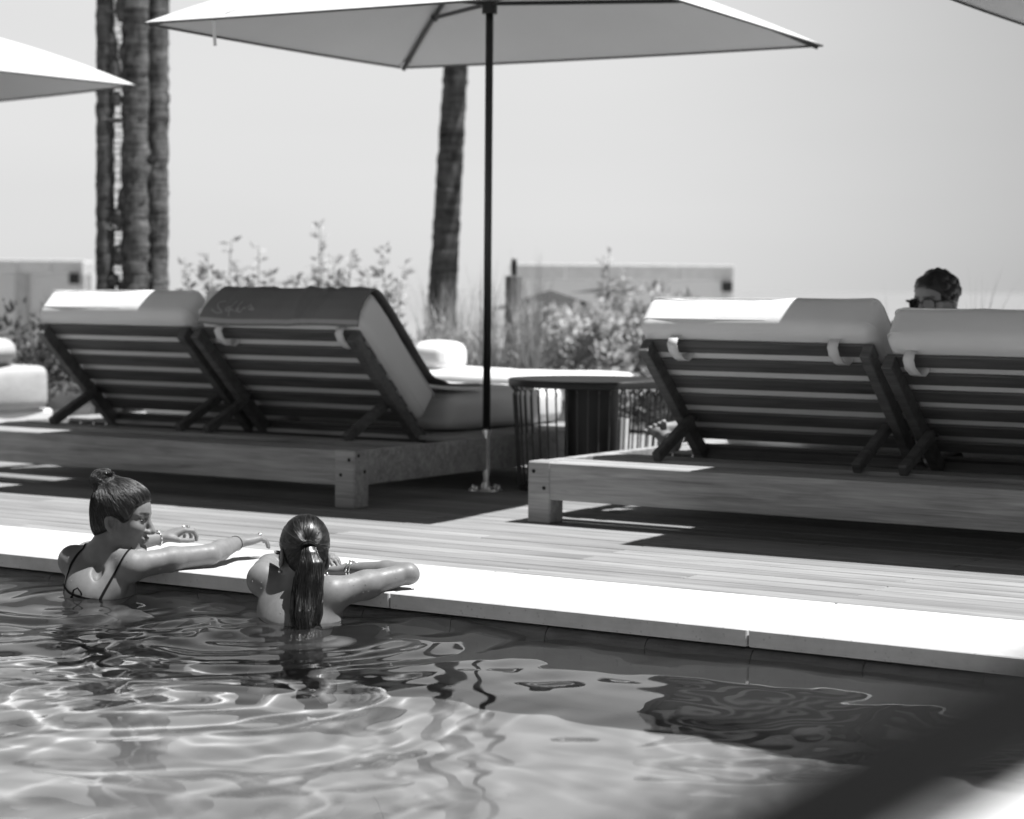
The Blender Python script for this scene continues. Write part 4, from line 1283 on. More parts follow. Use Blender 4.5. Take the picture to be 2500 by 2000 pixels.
    # rings and bracelets
    def band(c, ax, r, rad):
        ax = np.array(ax, float); ax /= np.linalg.norm(ax); u = np.cross(ax, (0, 0, 1.0)); u /= np.linalg.norm(u); v = np.cross(ax, u)
        return [np.array(c) + r * (math.cos(t) * u + math.sin(t) * v) for t in np.linspace(0, 2 * math.pi, 17)]
    j = MB().tube(band(Wr * 0.88 + El * 0.12, Wr - El, 0.0275, 0), 0.0013, 6); j.obj('bracelet', MAT['lens'], root, True)
    d2 = Wr2 - El2
    j = MB().tube(band(Wr2 * 0.96 + El2 * 0.04, d2, 0.0265, 0), 0.0030, 8); j.ell(Wr2 * 0.96 + El2 * 0.04 + np.array((0.0, -0.012, 0.027)), (0.010, 0.008, 0.007)); j.obj('bracelet', MAT['pearl'], root, True)
    for K in (kl[1], kl[2], kr[1]):
        MB().ell(K + np.array((0, 0, 0.003)), (0.0085, 0.0075, 0.0060)).obj('ring', MAT['pearl'], root, True)
    # eye
    for g_ in (-1, 1): MB().ell(H.p(0.0785, g_ * 0.036, 0.0010), (0.0080, 0.0125, 0.0058), 10, 7, H.R.T).obj('eye', MAT['eye'], root, True)
    return root
woman_bun()

# --- woman with the ponytail ---------------------------------------------
def woman_tail():
    root = empty('person', (-4.268, 5.476, 0.0), TH)
    tag(root, 'woman with a wet dark ponytail seen from behind, elbow on the coping', 'person')
    H = Head((-0.006, 0.072, 0.118), (-0.27, 0.90, -0.22), (0.02, 0.22, 0.97), 0.97)
    sd = SDF((-0.26, -0.20, -0.20), (0.42, 0.46, 0.27), 0.0033)
    Lsh, Rsh = np.array((-0.138, 0.080, 0.030)), np.array((0.096, -0.030, 0.000))
    lat = (Rsh - Lsh); lat /= np.linalg.norm(lat); up = np.array((0.02, 0.35, 0.93)); up -= lat * (lat @ up); up /= np.linalg.norm(up); dep = np.cross(up, lat)
    RB = np.stack([lat, dep, up])
    sd.ell((-0.012, -0.005, -0.105), (0.148, 0.090, 0.165), RB, 0.03)
    sd.cap((-0.010, -0.045, -0.24), (-0.010, -0.020, -0.12), 0.105, 0.120, 0.03)
    sd.cap((-0.010, 0.035, 0.010), (-0.010, 0.030, -0.07), 0.055, 0.08, 0.04)
    for sh in (Lsh, Rsh):
        sd.cap((-0.010, 0.035, 0.030), sh + np.array((0, 0, 0.006)), 0.032, 0.036, 0.035)
        m = sh * 0.62 + np.array((-0.01, -0.01, -0.08)) * 0.38
        sd.ell(m - dep * 0.034 + np.array((0, 0, -0.035)), (0.050, 0.026, 0.064), RB, 0.03)
        sd.ell(sh, (0.052, 0.050, 0.054), RB, 0.03)
    sd.chain([(-0.010, -0.01, 0.02), (-0.012, -0.062, -0.05), (-0.012, -0.112, -0.15), (-0.012, -0.135, -0.25)], (0.004, 0.009, 0.012, 0.012), 0.026, True)
    sd.chain([(-0.010, 0.035, 0.0), (-0.008, 0.045, 0.045), H.p(-0.030, 0, -0.045)], (0.060, 0.052, 0.050), 0.022)
    H.build(sd)
    El = np.array((0.338, 0.098, 0.052)); Wr = np.array((0.128, 0.205, 0.050))
    sd.chain([Rsh, Rsh * 0.55 + El * 0.45, El], (0.052, 0.045, 0.032), 0.022)
    sd.ell(El + np.array((0.013, -0.010, -0.004)), (0.024, 0.022, 0.024), None, 0.016)
    sd.ell(Rsh * 0.75 + np.array((0, -0.02, -0.10)) * 0.25, (0.05, 0.05, 0.06), RB, 0.03)
    sd.chain([El, El * 0.66 + Wr * 0.34, Wr], (0.036, 0.037, 0.0225), 0.012)
    hand(sd, Wr, (-0.075, 0.030, -0.008), (0.1, 0.1, 1.0), (0.3, 0.9, 0.0), curl=(0.15, 0.25, 0.2), size=0.9)
    El2 = np.array((-0.150, 0.330, 0.046)); Wr2 = np.array((0.002, 0.330, 0.078))
    sd.chain([Lsh, Lsh * 0.5 + El2 * 0.5, El2], (0.050, 0.044, 0.036), 0.022)
    sd.chain([El2, El2 * 0.62 + Wr2 * 0.38, Wr2], (0.036, 0.037, 0.0225), 0.012)
    hand(sd, Wr2, (0.070, -0.050, 0.004), (0.05, -0.1, 1.0), (-0.3, -0.9, 0.0), fcurl=[(0.35, 0.5, 0.3), (0.4, 0.55, 0.3), (0.45, 0.6, 0.3), (0.5, 0.6, 0.3)], size=0.9)
    V, F = sd.mesh(2); bv = bvh_of(V, F)
    lo = SDF((-0.34, -0.48, -1.10), (0.32, 0.32, -0.15), 0.012)
    lo.cap((-0.010, -0.03, -0.12), (-0.01, -0.06, -0.32), 0.112, 0.105, 0.04).cap((-0.10, -0.03, -0.44), (0.08, -0.08, -0.44), 0.115, 0.115, 0.05)
    for sg in (-1, 1):
        hip = np.array((-0.01 + 0.085 * sg, -0.05 - 0.04 * sg, -0.50)); kn = hip + (0.02 * sg, 0.12, -0.34); an = kn + (0.0, -0.34, -0.16)
        lo.chain([hip, kn, an], (0.085, 0.052, 0.036), 0.03)
    V2, F2 = lo.mesh(2)
    me = np_mesh('body', np.concatenate([V, V2]), np.concatenate([F, F2 + len(V)]))
    pigment_shade(me, lambda co: face_pigment_shade(H, co))
    link('body', me, MAT['skin2'], root).cycles.is_caustics_receiver = True
    dr = drops(bv, V, (V[:, 2] < 0.05) & (V[:, 2] > -0.07) & (V[:, 1] < 0.10) & (np.abs(V[:, 0] - 0.02) > 0.06), 55, 6)
    tag(dr.obj('water_drop', MAT['drop'], root, True), kind='stuff')
    hs = SDF((-0.14, -0.22, -0.16), (0.14, 0.24, 0.27), 0.0033)
    H.E(hs, (-0.018, 0, 0.036), (0.096, 0.074, 0.088)); H.E(hs, (-0.055, 0, -0.028), (0.040, 0.050, 0.050), 0.03)
    H.E(hs, (0.032, 0, 0.030), (0.062, 0.064, 0.070), 0.02)
    hairline(H, hs, 0.010, thick=0.009)
    for g_ in (-1, 1): H.E(hs, (-0.010, g_ * 0.086, -0.024), (0.030, 0.024, 0.037), 0.008, True)
    T0 = np.array((0.020, -0.048, 0.160))
    tail = [T0, (0.025, -0.066, 0.140), (0.029, -0.078, 0.105), (0.027, -0.088, 0.060), (0.022, -0.100, 0.010), (0.020, -0.125, -0.045), (0.020, -0.145, -0.095), (0.020, -0.155, -0.14)]
    rs = np.array((0.014, 0.018, 0.029, 0.034, 0.036, 0.033, 0.026, 0.018))
    hs.chain(tail, list(rs * 0.72), 0.012)
    rk = np.random.default_rng(77)
    for k in range(20):                                     # wet locks that make up the tail
        a0 = rk.uniform(0, 2 * math.pi); pts = []; rad = []
        for i, (c_, r_) in enumerate(zip(tail, rs)):
            a1 = a0 + 0.25 * math.sin(0.8 * i + k); rr_ = r_ * rk.uniform(0.75, 1.05) * (1.0 + (0.25 if i > 4 else 0))
            pts.append(np.array(c_) + rr_ * np.array((math.cos(a1) * 1.12, 0.62 * math.sin(a1), 0))); rad.append(max(0.004, r_ * rk.uniform(0.26, 0.40)) if i else 0.008)
        n_ = 8 if k % 3 else 7
        hs.chain(pts[:n_], rad[:n_], 0.0035)
    VH, FH = hs.mesh(2); bh = bvh_of(VH, FH)
    rr = np.random.default_rng(14)
    tp = np.array(tail, float)
    def flow(p):
        d = np.linalg.norm(p - T0)
        inn = p[1] < -0.045 and p[2] < T0[2] + 0.004 and abs(p[0] - 0.022) < 0.06 and np.min(np.linalg.norm(tp - p, axis=1)) < 0.06
        if inn:
            k = min(int(np.argmin(np.linalg.norm(tp - p, axis=1))), len(tp) - 2); v = tp[k + 1] - tp[k]; return v / np.linalg.norm(v)
        return (T0 - p) / (d + 1e-6)
    st = VH[rr.choice(len(VH), 3000, replace=False)]
    mb = ribbon_strands('s', bh, st, flow, 9, 0.0095, 0.00090, 0.0014, 9, 0.08)
    for k in range(26):                                     # loose wet ends
        a = tp[5] + np.array((rr.normal(0, 0.020), rr.normal(-0.02, 0.008), rr.normal(0, 0.02)))
        e = tp[7] + np.array((rr.normal(0, 0.038), rr.normal(0, 0.012), -0.02)); m_ = (a + e) / 2 + np.array((rr.normal(0, 0.014), -0.01, 0))
        mb.tube([a * (1 - t) ** 2 + 2 * m_ * t * (1 - t) + e * t * t for t in np.linspace(0, 1, 9)], 0.0011, 4, cap=False)
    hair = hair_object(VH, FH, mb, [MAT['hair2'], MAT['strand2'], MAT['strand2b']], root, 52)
    tie = MB(); ax = np.array(tail[1]) - T0; ax /= np.linalg.norm(ax); u = np.cross(ax, (1, 0, 0)); u /= np.linalg.norm(u); v = np.cross(ax, u)
    for o in (0.000, 0.007): tie.tube([T0 + ax * o + 0.0215 * (math.cos(t) * u + math.sin(t) * v) for t in np.linspace(0, 2 * math.pi, 21)], 0.0042, 7)
    tie.obj('hair_tie', MAT['bikini'], hair, True)
    sunglasses(root, H)
    for g_ in (-1, 1): MB().ell(H.p(-0.012, g_ * 0.081, -0.066), (0.0055, 0.0055, 0.0055), 8, 6).obj('earring', MAT['pearl'], root, True)
    d2 = (El - Wr) / np.linalg.norm(El - Wr); u = np.cross(d2, (0, 0, 1.0)); u /= np.linalg.norm(u); v = np.cross(d2, u)
    br = MB()
    for o in (0.012, 0.024):
        c = Wr + d2 * o
        br.tube([c + 0.0275 * (math.cos(t) * u + math.sin(t) * v) for t in np.linspace(0, 2 * math.pi, 19)], 0.0028, 6)
        for t in np.linspace(0, 2 * math.pi, 9)[:-1]: br.ell(c + 0.029 * (math.cos(t) * u + math.sin(t) * v), (0.0042, 0.0042, 0.0042), 6, 4)
    br.obj('bracelet', MAT['pearl'], root, True)
    b3 = drape(bv, [(-0.150, 0, -0.105), (-0.08, 0, -0.112), (0.0, 0, -0.118), (0.08, 0, -0.118), (0.14, 0, -0.112)], (0, 1, 0.1), 0.006)
    b3.obj('bikini', MAT['bikini'], root, True)
    return root

def sunglasses(root, H):
    o = MB()
    for g_ in (-1, 1):
        pts = []
        for t in np.linspace(0, 2 * math.pi, 17):
            a, b = math.cos(t), math.sin(t)
            pts.append(H.p(0.104 - 0.010 * abs((g_ * 0.036 + 0.031 * a)) / 0.06 - 0.006, g_ * 0.036 + 0.031 * a * (abs(a) ** -0.25 if abs(a) > 0.05 else 1), -0.004 + 0.024 * b * (abs(b) ** -0.25 if abs(b) > 0.05 else 1)))
        o.tube(pts, 0.0032, 6)
        c = np.mean(pts, axis=0); n = len(o.V)
        o.add(np.array([c] + pts), [(0, i, i + 1) for i in range(1, len(pts) - 1)] + [(0, len(pts) - 1, 1)])
        o.tube([H.p(0.090, g_ * 0.066, 0.010), H.p(0.088, g_ * 0.084, 0.012), H.p(0.02, g_ * 0.088, 0.006), H.p(-0.02, g_ * 0.084, -0.004)], 0.0036, 6)
        o.ell(H.p(0.089, g_ * 0.072, 0.010), (0.010, 0.008, 0.007), 8, 6)
    o.tube([H.p(0.104, -0.008, 0.004), H.p(0.106, 0, 0.007), H.p(0.104, 0.008, 0.004)], 0.003, 6)
    o.obj('sunglasses', MAT['lens'], root, True)
woman_tail()

# --- man sitting on the right daybed --------------------------------------
def man():
    root = empty('person', (-4.108, 8.743, 0.0), TH)
    tag(root, 'man in sunglasses whose head and one bare foot show beyond the right daybed', 'person')
    H = Head((0.795, 0.50, 0.953), (-0.72, -0.66, -0.10), (-0.08, -0.08, 0.98), 1.10)
    pel = np.array((0.46, 0.47, 0.54))
    sd = SDF((-0.66, 0.0, 0.22), (1.20, 0.92, 1.16), 0.0062)
    ch = np.array((0.72, 0.50, 0.72))
    sd.cap(pel, (0.60, 0.49, 0.63), 0.125, 0.12, 0.04)
    sd.ell(ch, (0.16, 0.18, 0.12), None, 0.05)
    lat = np.array((0.42, -0.88, 0)) ; lat /= np.linalg.norm(lat)
    L, R_ = ch + lat * 0.18 + (0.03, 0, 0.10), ch - lat * 0.18 + (0.03, 0, 0.10)
    for sh in (L, R_): sd.cap(ch + np.array((0.03, 0, 0.12)), sh, 0.055, 0.06, 0.04)
    sd.cap(ch + np.array((0.03, 0, 0.10)), H.p(-0.03, 0, -0.06), 0.06, 0.056, 0.02)
    H.build(sd)
    for sh, sg in ((L, 1), (R_, -1)):
        el = sh + np.array((0.10, 0.02, -0.20)); wr = np.array((el[0] - 0.02, el[1], 0.50))
        sd.chain([sh, el, wr], (0.055, 0.042, 0.026), 0.02)
        hand(sd, wr, (0.3, 0.1, -0.25), (0.4, 0.1, 0.9), -lat * sg, curl=(0.1, 0.1, 0.1))
    # legs: one bent, the nearer stretched out so that the sole faces the pool's left
    hipn = pel + np.array((-0.03, -0.09, -0.01)); hipf = pel + np.array((-0.03, 0.09, 0))
    knn = np.array((0.06, 0.24, 0.545)); ank = np.array((-0.415, 0.130, 0.395))
    sd.chain([hipn, knn], (0.088, 0.058), 0.03); sd.chain([knn, knn * 0.6 + ank * 0.4, ank], (0.056, 0.058, 0.034), 0.02)
    ft = SDF((-0.64, 0.02, 0.23), (-0.36, 0.22, 0.46), 0.0030)
    ft.cap(ank + np.array((0.04, 0.010, 0.012)), (-0.445, 0.128, 0.352), 0.036, 0.034, 0.02)
    ft.chain([(-0.445, 0.125, 0.350), (-0.462, 0.108, 0.296)], (0.034, 0.031), 0.02)
    ft.chain([(-0.462, 0.106, 0.292), (-0.505, 0.094, 0.326), (-0.540, 0.086, 0.352)], (0.031, 0.029, 0.026), 0.02)
    ft.cap((-0.440, 0.128, 0.366), (-0.530, 0.100, 0.372), 0.031, 0.020, 0.02)
    ft.ell((-0.542, 0.086, 0.356), (0.045, 0.019, 0.026), None, 0.012)
    for i in range(5):
        b_ = np.array((-0.507 - 0.0188 * i, 0.080 + 0.001 * i, 0.374 - 0.004 * i - 0.0012 * i * i)); r_ = (0.0130, 0.0100, 0.0095, 0.0090, 0.0086)[i]
        tip = b_ + np.array((-0.004 - 0.002 * i, -0.006, 0.022 - 0.001 * i))
        ft.cap(b_, tip, r_ * 0.92, r_, 0.004)
    knf = np.array((0.10, 0.62, 0.62)); anf = np.array((-0.22, 0.52, 0.48))
    sd.chain([hipf, knf, anf], (0.088, 0.058, 0.036), 0.03); sd.cap(anf, anf + np.array((-0.14, -0.03, -0.02)), 0.034, 0.026, 0.02)
    V, F = sd.mesh(2); V3, F3 = ft.mesh(2)
    me = np_mesh('body', np.concatenate([V, V3]), np.concatenate([F, F3 + len(V)]))
    pigment_shade(me, lambda co: face_pigment_shade(H, co))
    link('body', me, MAT['skin3'], root)
    ss = SDF((0.0, 0.15, 0.36), (0.80, 0.85, 0.75), 0.009)
    ss.cap(pel, pel + np.array((0.07, 0.01, 0.05)), 0.138, 0.134, 0.04)
    ss.chain([hipn, hipn * 0.45 + knn * 0.55], (0.102, 0.086), 0.03); ss.chain([hipf, hipf * 0.45 + knf * 0.55], (0.102, 0.086), 0.03)
    v, f = ss.mesh(1); link('shorts', np_mesh('shorts', v, f), MAT['shorts'], root)
    hs = SDF((0.58, 0.32, 0.80), (1.00, 0.70, 1.16), 0.0036)
    H.E(hs, (-0.018, 0, 0.036), (0.097, 0.075, 0.089)); H.E(hs, (0.032, 0, 0.030), (0.062, 0.064, 0.070), 0.02)
    H.E(hs, (-0.06, 0, -0.03), (0.042, 0.055, 0.055), 0.02)
    r = np.random.default_rng(2)
    for k in range(90):                                     # short wavy locks
        th = r.uniform(0, 2 * math.pi); ph = r.uniform(-0.3, 1.0)
        d = np.array((math.cos(th) * math.sqrt(max(0, 1 - ph * ph)), math.sin(th) * math.sqrt(max(0, 1 - ph * ph)), ph))
        c = np.array((-0.022, 0, 0.038)) + d * np.array((0.094, 0.073, 0.084))
        H.E(hs, c, (0.016, 0.011, 0.009), 0.006, False, np.array(Quaternion(r.normal(size=4)).normalized().to_matrix()))
    hairline(H, hs, 0.004, thick=0.009, brow=True)
    for g_ in (-1, 1): H.E(hs, (-0.010, g_ * 0.088, -0.024), (0.024, 0.022, 0.034), 0.008, True)
    VH, FH = hs.mesh(1); bh = bvh_of(VH, FH)
    st = VH[r.choice(len(VH), 700, replace=False)]
    mb = ribbon_strands('s', bh, st, lambda p: np.array((math.sin(60 * p[0] + 40 * p[2]), math.cos(55 * p[1] + 30 * p[2]), -0.2)), 6, 0.007, 0.0014, 0.004, 5, 0.2)
    hair_object(VH, FH, mb, [MAT['hair2'], MAT['strand1'], MAT['strand1']], root, 53)
    sunglasses(root, H)
man()
# ------------------------------------------------------------------ planting
def leaf_mesh(pos, dirs, size, seed, curl=0.25, wid=0.42):
    """many pointed, slightly folded leaves: 4 triangles each"""
    r = np.random.default_rng(seed); n = len(pos)
    d = dirs / (np.linalg.norm(dirs, axis=1)[:, None] + 1e-9)
    ref = r.normal(size=(n, 3)); s = np.cross(d, ref); s /= np.linalg.norm(s, axis=1)[:, None]; nn = np.cross(s, d)
    L = size * r.uniform(0.65, 1.25, n)[:, None]; W = L * wid * 0.5
    b = pos; m = pos + d * L * 0.48 + nn * L * curl * 0.3; t = pos + d * L - nn * L * curl * 0.25
    l_ = pos + d * L * 0.42 - s * W + nn * L * curl * 0.55; r_ = pos + d * L * 0.42 + s * W + nn * L * curl * 0.55
    V = np.stack([b, m, t, l_, r_], 1).reshape(-1, 3)
    k = np.arange(n)[:, None] * 5
    F = np.concatenate([k + np.array([[0, 1, 3]]), k + np.array([[3, 1, 2]]), k + np.array([[0, 4, 1]]), k + np.array([[4, 2, 1]])])
    return V, F

def stem_plant(base, tips, label, size=0.092, dens=34, seed=1, mat='leaf', group='young shrubs behind the daybeds', low=0.25):
    root = empty('shrub', base); tag(root, label, 'shrub', group)
    r = np.random.default_rng(seed); b = np.array(base, float); st = MB(); P, Dv = [], []
    for tp in tips:
        tp = np.array(tp, float) - b; f = np.array((tp[0] * 0.45 + r.normal(0, .04), tp[1] * 0.45 + r.normal(0, .04), 0.0))
        mid = (f + tp) / 2 + np.array((r.normal(0, .03), r.normal(0, .03), 0.03))
        q = [f * (1 - t) ** 2 + 2 * mid * t * (1 - t) + tp * t * t for t in np.linspace(0, 1, 9)]
        st.tube(q, np.linspace(0.008, 0.0025, 9), 5)
        for k in range(int(dens * 1.6)):
            t = low + (1 - low) * (k + r.uniform()) / int(dens * 1.6)
            p = f * (1 - t) ** 2 + 2 * mid * t * (1 - t) + tp * t * t
            a = r.uniform(0, 2 * math.pi); up = r.uniform(0.0, 0.9)
            v = np.array((math.cos(a), math.sin(a), up)); sp = r.uniform(0.0, 0.05) * (1.3 - t)
            P.append(p + v * sp); Dv.append(v)
    st.obj('stems', MAT['stem'], root, True)
    V, F = leaf_mesh(np.array(P), np.array(Dv), size, seed + 50)
    tag(link('foliage', np_mesh('foliage', V, F), MAT[mat], root), kind='stuff')
    return root

def bush(base, rad, n, label, size, seed, mat='leaf', cat='shrub', group=None, name='shrub', stems=14):
    root = empty(name, base); tag(root, label, cat, group)
    r = np.random.default_rng(seed); rad = np.array(rad, float)
    cl = []
    for k in range(26):
        d = r.normal(size=3); d /= np.linalg.norm(d); d[2] = abs(d[2]) * 1.2 - 0.25
        cl.append(d * rad * r.uniform(0.45, 0.95) + np.array((0, 0, rad[2] * 0.9)))
    cl = np.array(cl); cs = r.uniform(0.16, 0.34, len(cl)) * rad.min()
    pick = r.integers(0, len(cl), n)
    v = r.normal(size=(n, 3)); v /= np.linalg.norm(v, axis=1)[:, None]
    P = cl[pick] + v * (cs[pick] * r.uniform(0.55, 1.15, n))[:, None]
    ok = P[:, 2] > 0.02; P = P[ok]; v = v[ok]
    dv = v + 0.35 * r.normal(size=v.shape) + np.array((0, 0, 0.35))
    st = MB()
    for k in range(stems):
        e = cl[k % len(cl)]; st.tube([np.array((r.normal(0, .05), r.normal(0, .05), 0)), e * 0.5 + np.array((0, 0, .06)), e], (0.012, 0.008, 0.004), 5)
    st.obj('stems', MAT['stem'], root, True)
    V, F = leaf_mesh(P, dv, size, seed + 9)
    tag(link('foliage', np_mesh('foliage', V, F), MAT[mat], root), kind='stuff')
    return root

def grass_tuft(base, h, n, spread, label, seed, group='dune grass tufts', w=0.006, lean=(0, 0)):
    r = np.random.default_rng(seed); V, F = [], []
    for k in range(n):
        a = r.uniform(0, 2 * math.pi); L = h * r.uniform(0.55, 1.1); sp = spread * r.uniform(0.15, 1.0)
        b = np.array((r.normal(0, .05), r.normal(0, .05), 0)); o = np.array((math.cos(a) * sp + lean[0], math.sin(a) * sp + lean[1], 0))
        sd = np.array((-math.sin(a + r.normal(0, .5)), math.cos(a), 0)) * w
        i0 = len(V); m = 7
        for j in range(m):
            t = j / (m - 1); p = b + o * t ** 1.8 + np.array((0, 0, L * (t - 0.28 * t ** 3 * sp / max(spread, 1e-6))))
            ww = sd * (1 - t) ** 0.7 + 1e-4
            V += [p - ww, p + ww]
            if j: F.append((i0 + 2 * j - 2, i0 + 2 * j - 1, i0 + 2 * j + 1, i0 + 2 * j))
    o = link('grass_tuft', mesh_from('grass', V, F), MAT['grass']); o.location = base
    return tag(o, label, 'grass tuft', group)

stem_plant((-10.28, 12.0, 0), [(-10.33, 11.85, 1.17), (-10.19, 11.94, 1.24), (-10.40, 11.95, 1.02), (-10.22, 12.05, 1.10), (-10.12, 11.92, 1.05)], 'leafy shrub right beside the foot of the clustered palm trunks', seed=21)
stem_plant((-9.98, 12.15, 0), [(-10.05, 12.04, 1.34), (-9.88, 12.14, 1.29), (-9.80, 12.18, 1.12), (-10.02, 12.12, 1.12), (-9.92, 12.05, 1.04), (-9.74, 12.22, 1.02)], 'leafy shrub above the gap between the left daybed cushions', seed=22)
stem_plant((-9.46, 12.45, 0), [(-9.50, 12.38, 1.47), (-9.58, 12.31, 1.06), (-9.31, 12.50, 1.24), (-9.40, 12.42, 1.22), (-9.52, 12.44, 1.18), (-9.66, 12.30, 1.08), (-9.36, 12.48, 1.08)], 'tallest leafy shrub, rising above the grey towel', seed=23, dens=40)
stem_plant((-9.10, 12.66, 0), [(-9.11, 12.63, 1.30), (-8.98, 12.70, 1.15), (-9.22, 12.58, 1.12), (-9.05, 12.66, 1.05)], 'slender leafy shrub beside the dune grass and leaning palm', seed=24)
bush((-8.15, 13.75, 0), (0.78, 0.45, 0.50), 3000, 'broad pale-leaved bush behind the wire table', 0.088, 31, group='bushy shrubs behind the wire table')
bush((-7.55, 14.25, 0), (0.50, 0.40, 0.56), 1500, 'taller pale-leaved bush half hidden by the right daybed backrest', 0.080, 32, group='bushy shrubs behind the wire table')
stem_plant((-8.08, 14.25, 0), [(-8.10, 14.18, 1.27), (-8.02, 14.28, 1.10), (-8.16, 14.24, 1.08)], 'upright leafy sprig growing out of the broad bush', seed=25, group='bushy shrubs behind the wire table')
bush((-8.80, 13.20, 0), (0.42, 0.32, 0.40), 1100, 'low leafy plant between the daybed towel and the parasol pole', 0.075, 33, group='bushy shrubs behind the wire table')
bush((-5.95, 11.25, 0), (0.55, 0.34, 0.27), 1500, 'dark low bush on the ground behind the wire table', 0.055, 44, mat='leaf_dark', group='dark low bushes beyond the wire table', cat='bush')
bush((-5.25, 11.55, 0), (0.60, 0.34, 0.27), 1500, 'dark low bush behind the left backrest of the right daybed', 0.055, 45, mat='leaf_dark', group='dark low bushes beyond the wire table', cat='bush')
for i, (b, h, n, sp, lb) in enumerate((((-8.75, 12.75, 0), 1.20, 150, 0.42, 'dune grass fan left of the leaning palm trunk'), ((-8.40, 12.95, 0), 1.25, 170, 0.40, 'thick dune grass tuft in front of the leaning palm'),
        ((-8.12, 13.05, 0), 1.35, 140, 0.30, 'upright dune grass tuft just behind the parasol pole'), ((-9.0, 13.4, 0), 1.15, 140, 0.5, 'dune grass tuft arching over the grey towel end'))):
    grass_tuft(b, h, n, sp, lb, 60 + i)
grass_tuft((-4.60, 12.55, 0), 1.30, 26, 0.50, 'thin grass blades beside the head of the man in sunglasses', 70, lean=(0.10, 0.06))
grass_tuft((-4.28, 12.75, 0), 1.12, 18, 0.30, 'short grass blades at the right edge above the cushion', 71)
grass_tuft((-5.30, 12.9, 0), 1.08, 12, 0.3, 'few grass tips above the sunny right cushion', 72)
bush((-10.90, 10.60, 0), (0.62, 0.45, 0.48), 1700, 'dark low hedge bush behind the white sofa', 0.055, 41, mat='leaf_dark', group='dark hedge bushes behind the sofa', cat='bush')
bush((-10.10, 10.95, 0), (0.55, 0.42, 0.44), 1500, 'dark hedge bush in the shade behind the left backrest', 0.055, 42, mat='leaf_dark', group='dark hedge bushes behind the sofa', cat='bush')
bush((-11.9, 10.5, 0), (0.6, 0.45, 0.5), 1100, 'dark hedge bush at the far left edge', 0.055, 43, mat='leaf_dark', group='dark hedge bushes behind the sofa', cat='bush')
grass_tuft((-11.25, 11.3, 0), 1.15, 40, 0.35, 'pale grass rising over the dark hedge at left', 73)
grass_tuft((-10.75, 11.45, 0), 1.1, 30, 0.25, 'grass tuft at the foot of the clustered palm trunks', 74)

# palms
def crown(root, top, n, L, seed):
    r = np.random.default_rng(seed)
    for k in range(n):
        a = 2 * math.pi * k / n + r.uniform(-.2, .2); el = r.uniform(-0.2, 1.1); V = MB()
        d = np.array((math.cos(a), math.sin(a), 0)); Lk = L * r.uniform(0.85, 1.1)
        pts = [np.array(top) + d * Lk * t * math.cos(el * 0.6) + np.array((0, 0, Lk * (math.sin(el) * 0.75 * t - 0.75 * t * t))) for t in np.linspace(0, 1, 10)]
        V.tube(pts, np.linspace(0.02, 0.004, 10), 5)
        P, D_ = [], []
        for t in np.linspace(0.12, 1, 46):
            i = min(int(t * 9), 8); f = t * 9 - i; p = pts[i] * (1 - f) + pts[i + 1] * f; tg = pts[i + 1] - pts[i]; tg /= np.linalg.norm(tg)
            sd = np.cross(tg, (0, 0, 1.0)); sd /= np.linalg.norm(sd) + 1e-9
            for sg in (-1, 1): P.append(p); D_.append(sd * sg + tg * 0.6 + np.array((0, 0, -0.35)))
        Vl, Fl = leaf_mesh(np.array(P), np.array(D_), 0.42, seed + k, 0.05, 0.10); V.add(Vl, Fl.tolist())
        V.obj('frond', MAT['leaf_dark'], root)
def trunk(root, pts, rad, seed, rough=0.085):
    r = np.random.default_rng(seed); P = np.array(pts, float); t = np.linspace(0, 1, 170)
    q = np.stack([np.interp(t, np.linspace(0, 1, len(P)), P[:, i]) for i in range(3)], -1)
    R = np.interp(t, np.linspace(0, 1, len(rad)), rad) * (1 + 0.022 * np.abs(np.sin(t * 150 + r.normal(0, .5, len(t)))) + r.normal(0, 0.015, len(t)))
    mb = MB().tube(q, R, 18)
    Vt = mb.V[0]; nrm = Vt - np.repeat(q, 18, axis=0)
    mb.V[0] = Vt + nrm * r.normal(0, rough, (len(Vt), 1))
    mb.obj('trunk', MAT['trunk'], root, True)
palm = empty('palm_tree', (-10.16, 14.95, -0.05)); tag(palm, 'single leaning palm trunk rising under the centre parasol', 'palm')
trunk(palm, [(-0.03, -0.06, 0), (0.0, 0.0, 1.1), (0.045, 0.10, 2.9), (0.10, 0.2, 5.0), (0.15, 0.28, 7.2)], (0.15, 0.118, 0.102, 0.096, 0.09), 3, 0.03)
crown(palm, (0.15, 0.28, 7.2), 15, 2.2, 5)
for i, (x, y, r_, lb) in enumerate(((-10.815, 11.53, 0.062, 'leftmost dark trunk of the three clustered palms'), (-10.635, 11.66, 0.100, 'middle trunk of the three clustered palms'), (-10.535, 11.78, 0.078, 'right-hand, slimmest trunk of the three clustered palms'))):
    p_ = empty('palm_tree', (x, y, -0.02)); tag(p_, lb, 'palm', 'clustered palm trunks')
    trunk(p_, [(0.02, -0.01, 0), (0, 0, 1.0), (-0.035, 0.045, 3.0), (-0.05, 0.09, 5.0), (-0.05 + 0.3 * (i - 1), 0.10, 7.6)], (r_ * 1.25, r_ * 1.02, r_, r_ * 0.95, r_ * 0.9), 10 + i)
    crown(p_, (-0.05 + 0.3 * (i - 1), 0.10, 7.6), 9, 2.0, 30 + 10 * i)
net = MB(); rn = np.random.default_rng(8)
A_, B_ = np.array((-10.80, 11.50, 0)), np.array((-10.62, 11.62, 0))
for k in range(8):
    f = k / 7; c = A_ * (1 - f) + B_ * f
    net.tube([c + np.array((-0.035 * max(0, (z - 1)) / 2 + rn.normal(0, .003), 0.045 * max(0, (z - 1)) / 2 - 0.02, z)) for z in np.linspace(0.1, 5.2, 24)], 0.0035, 4)
z = 0.15
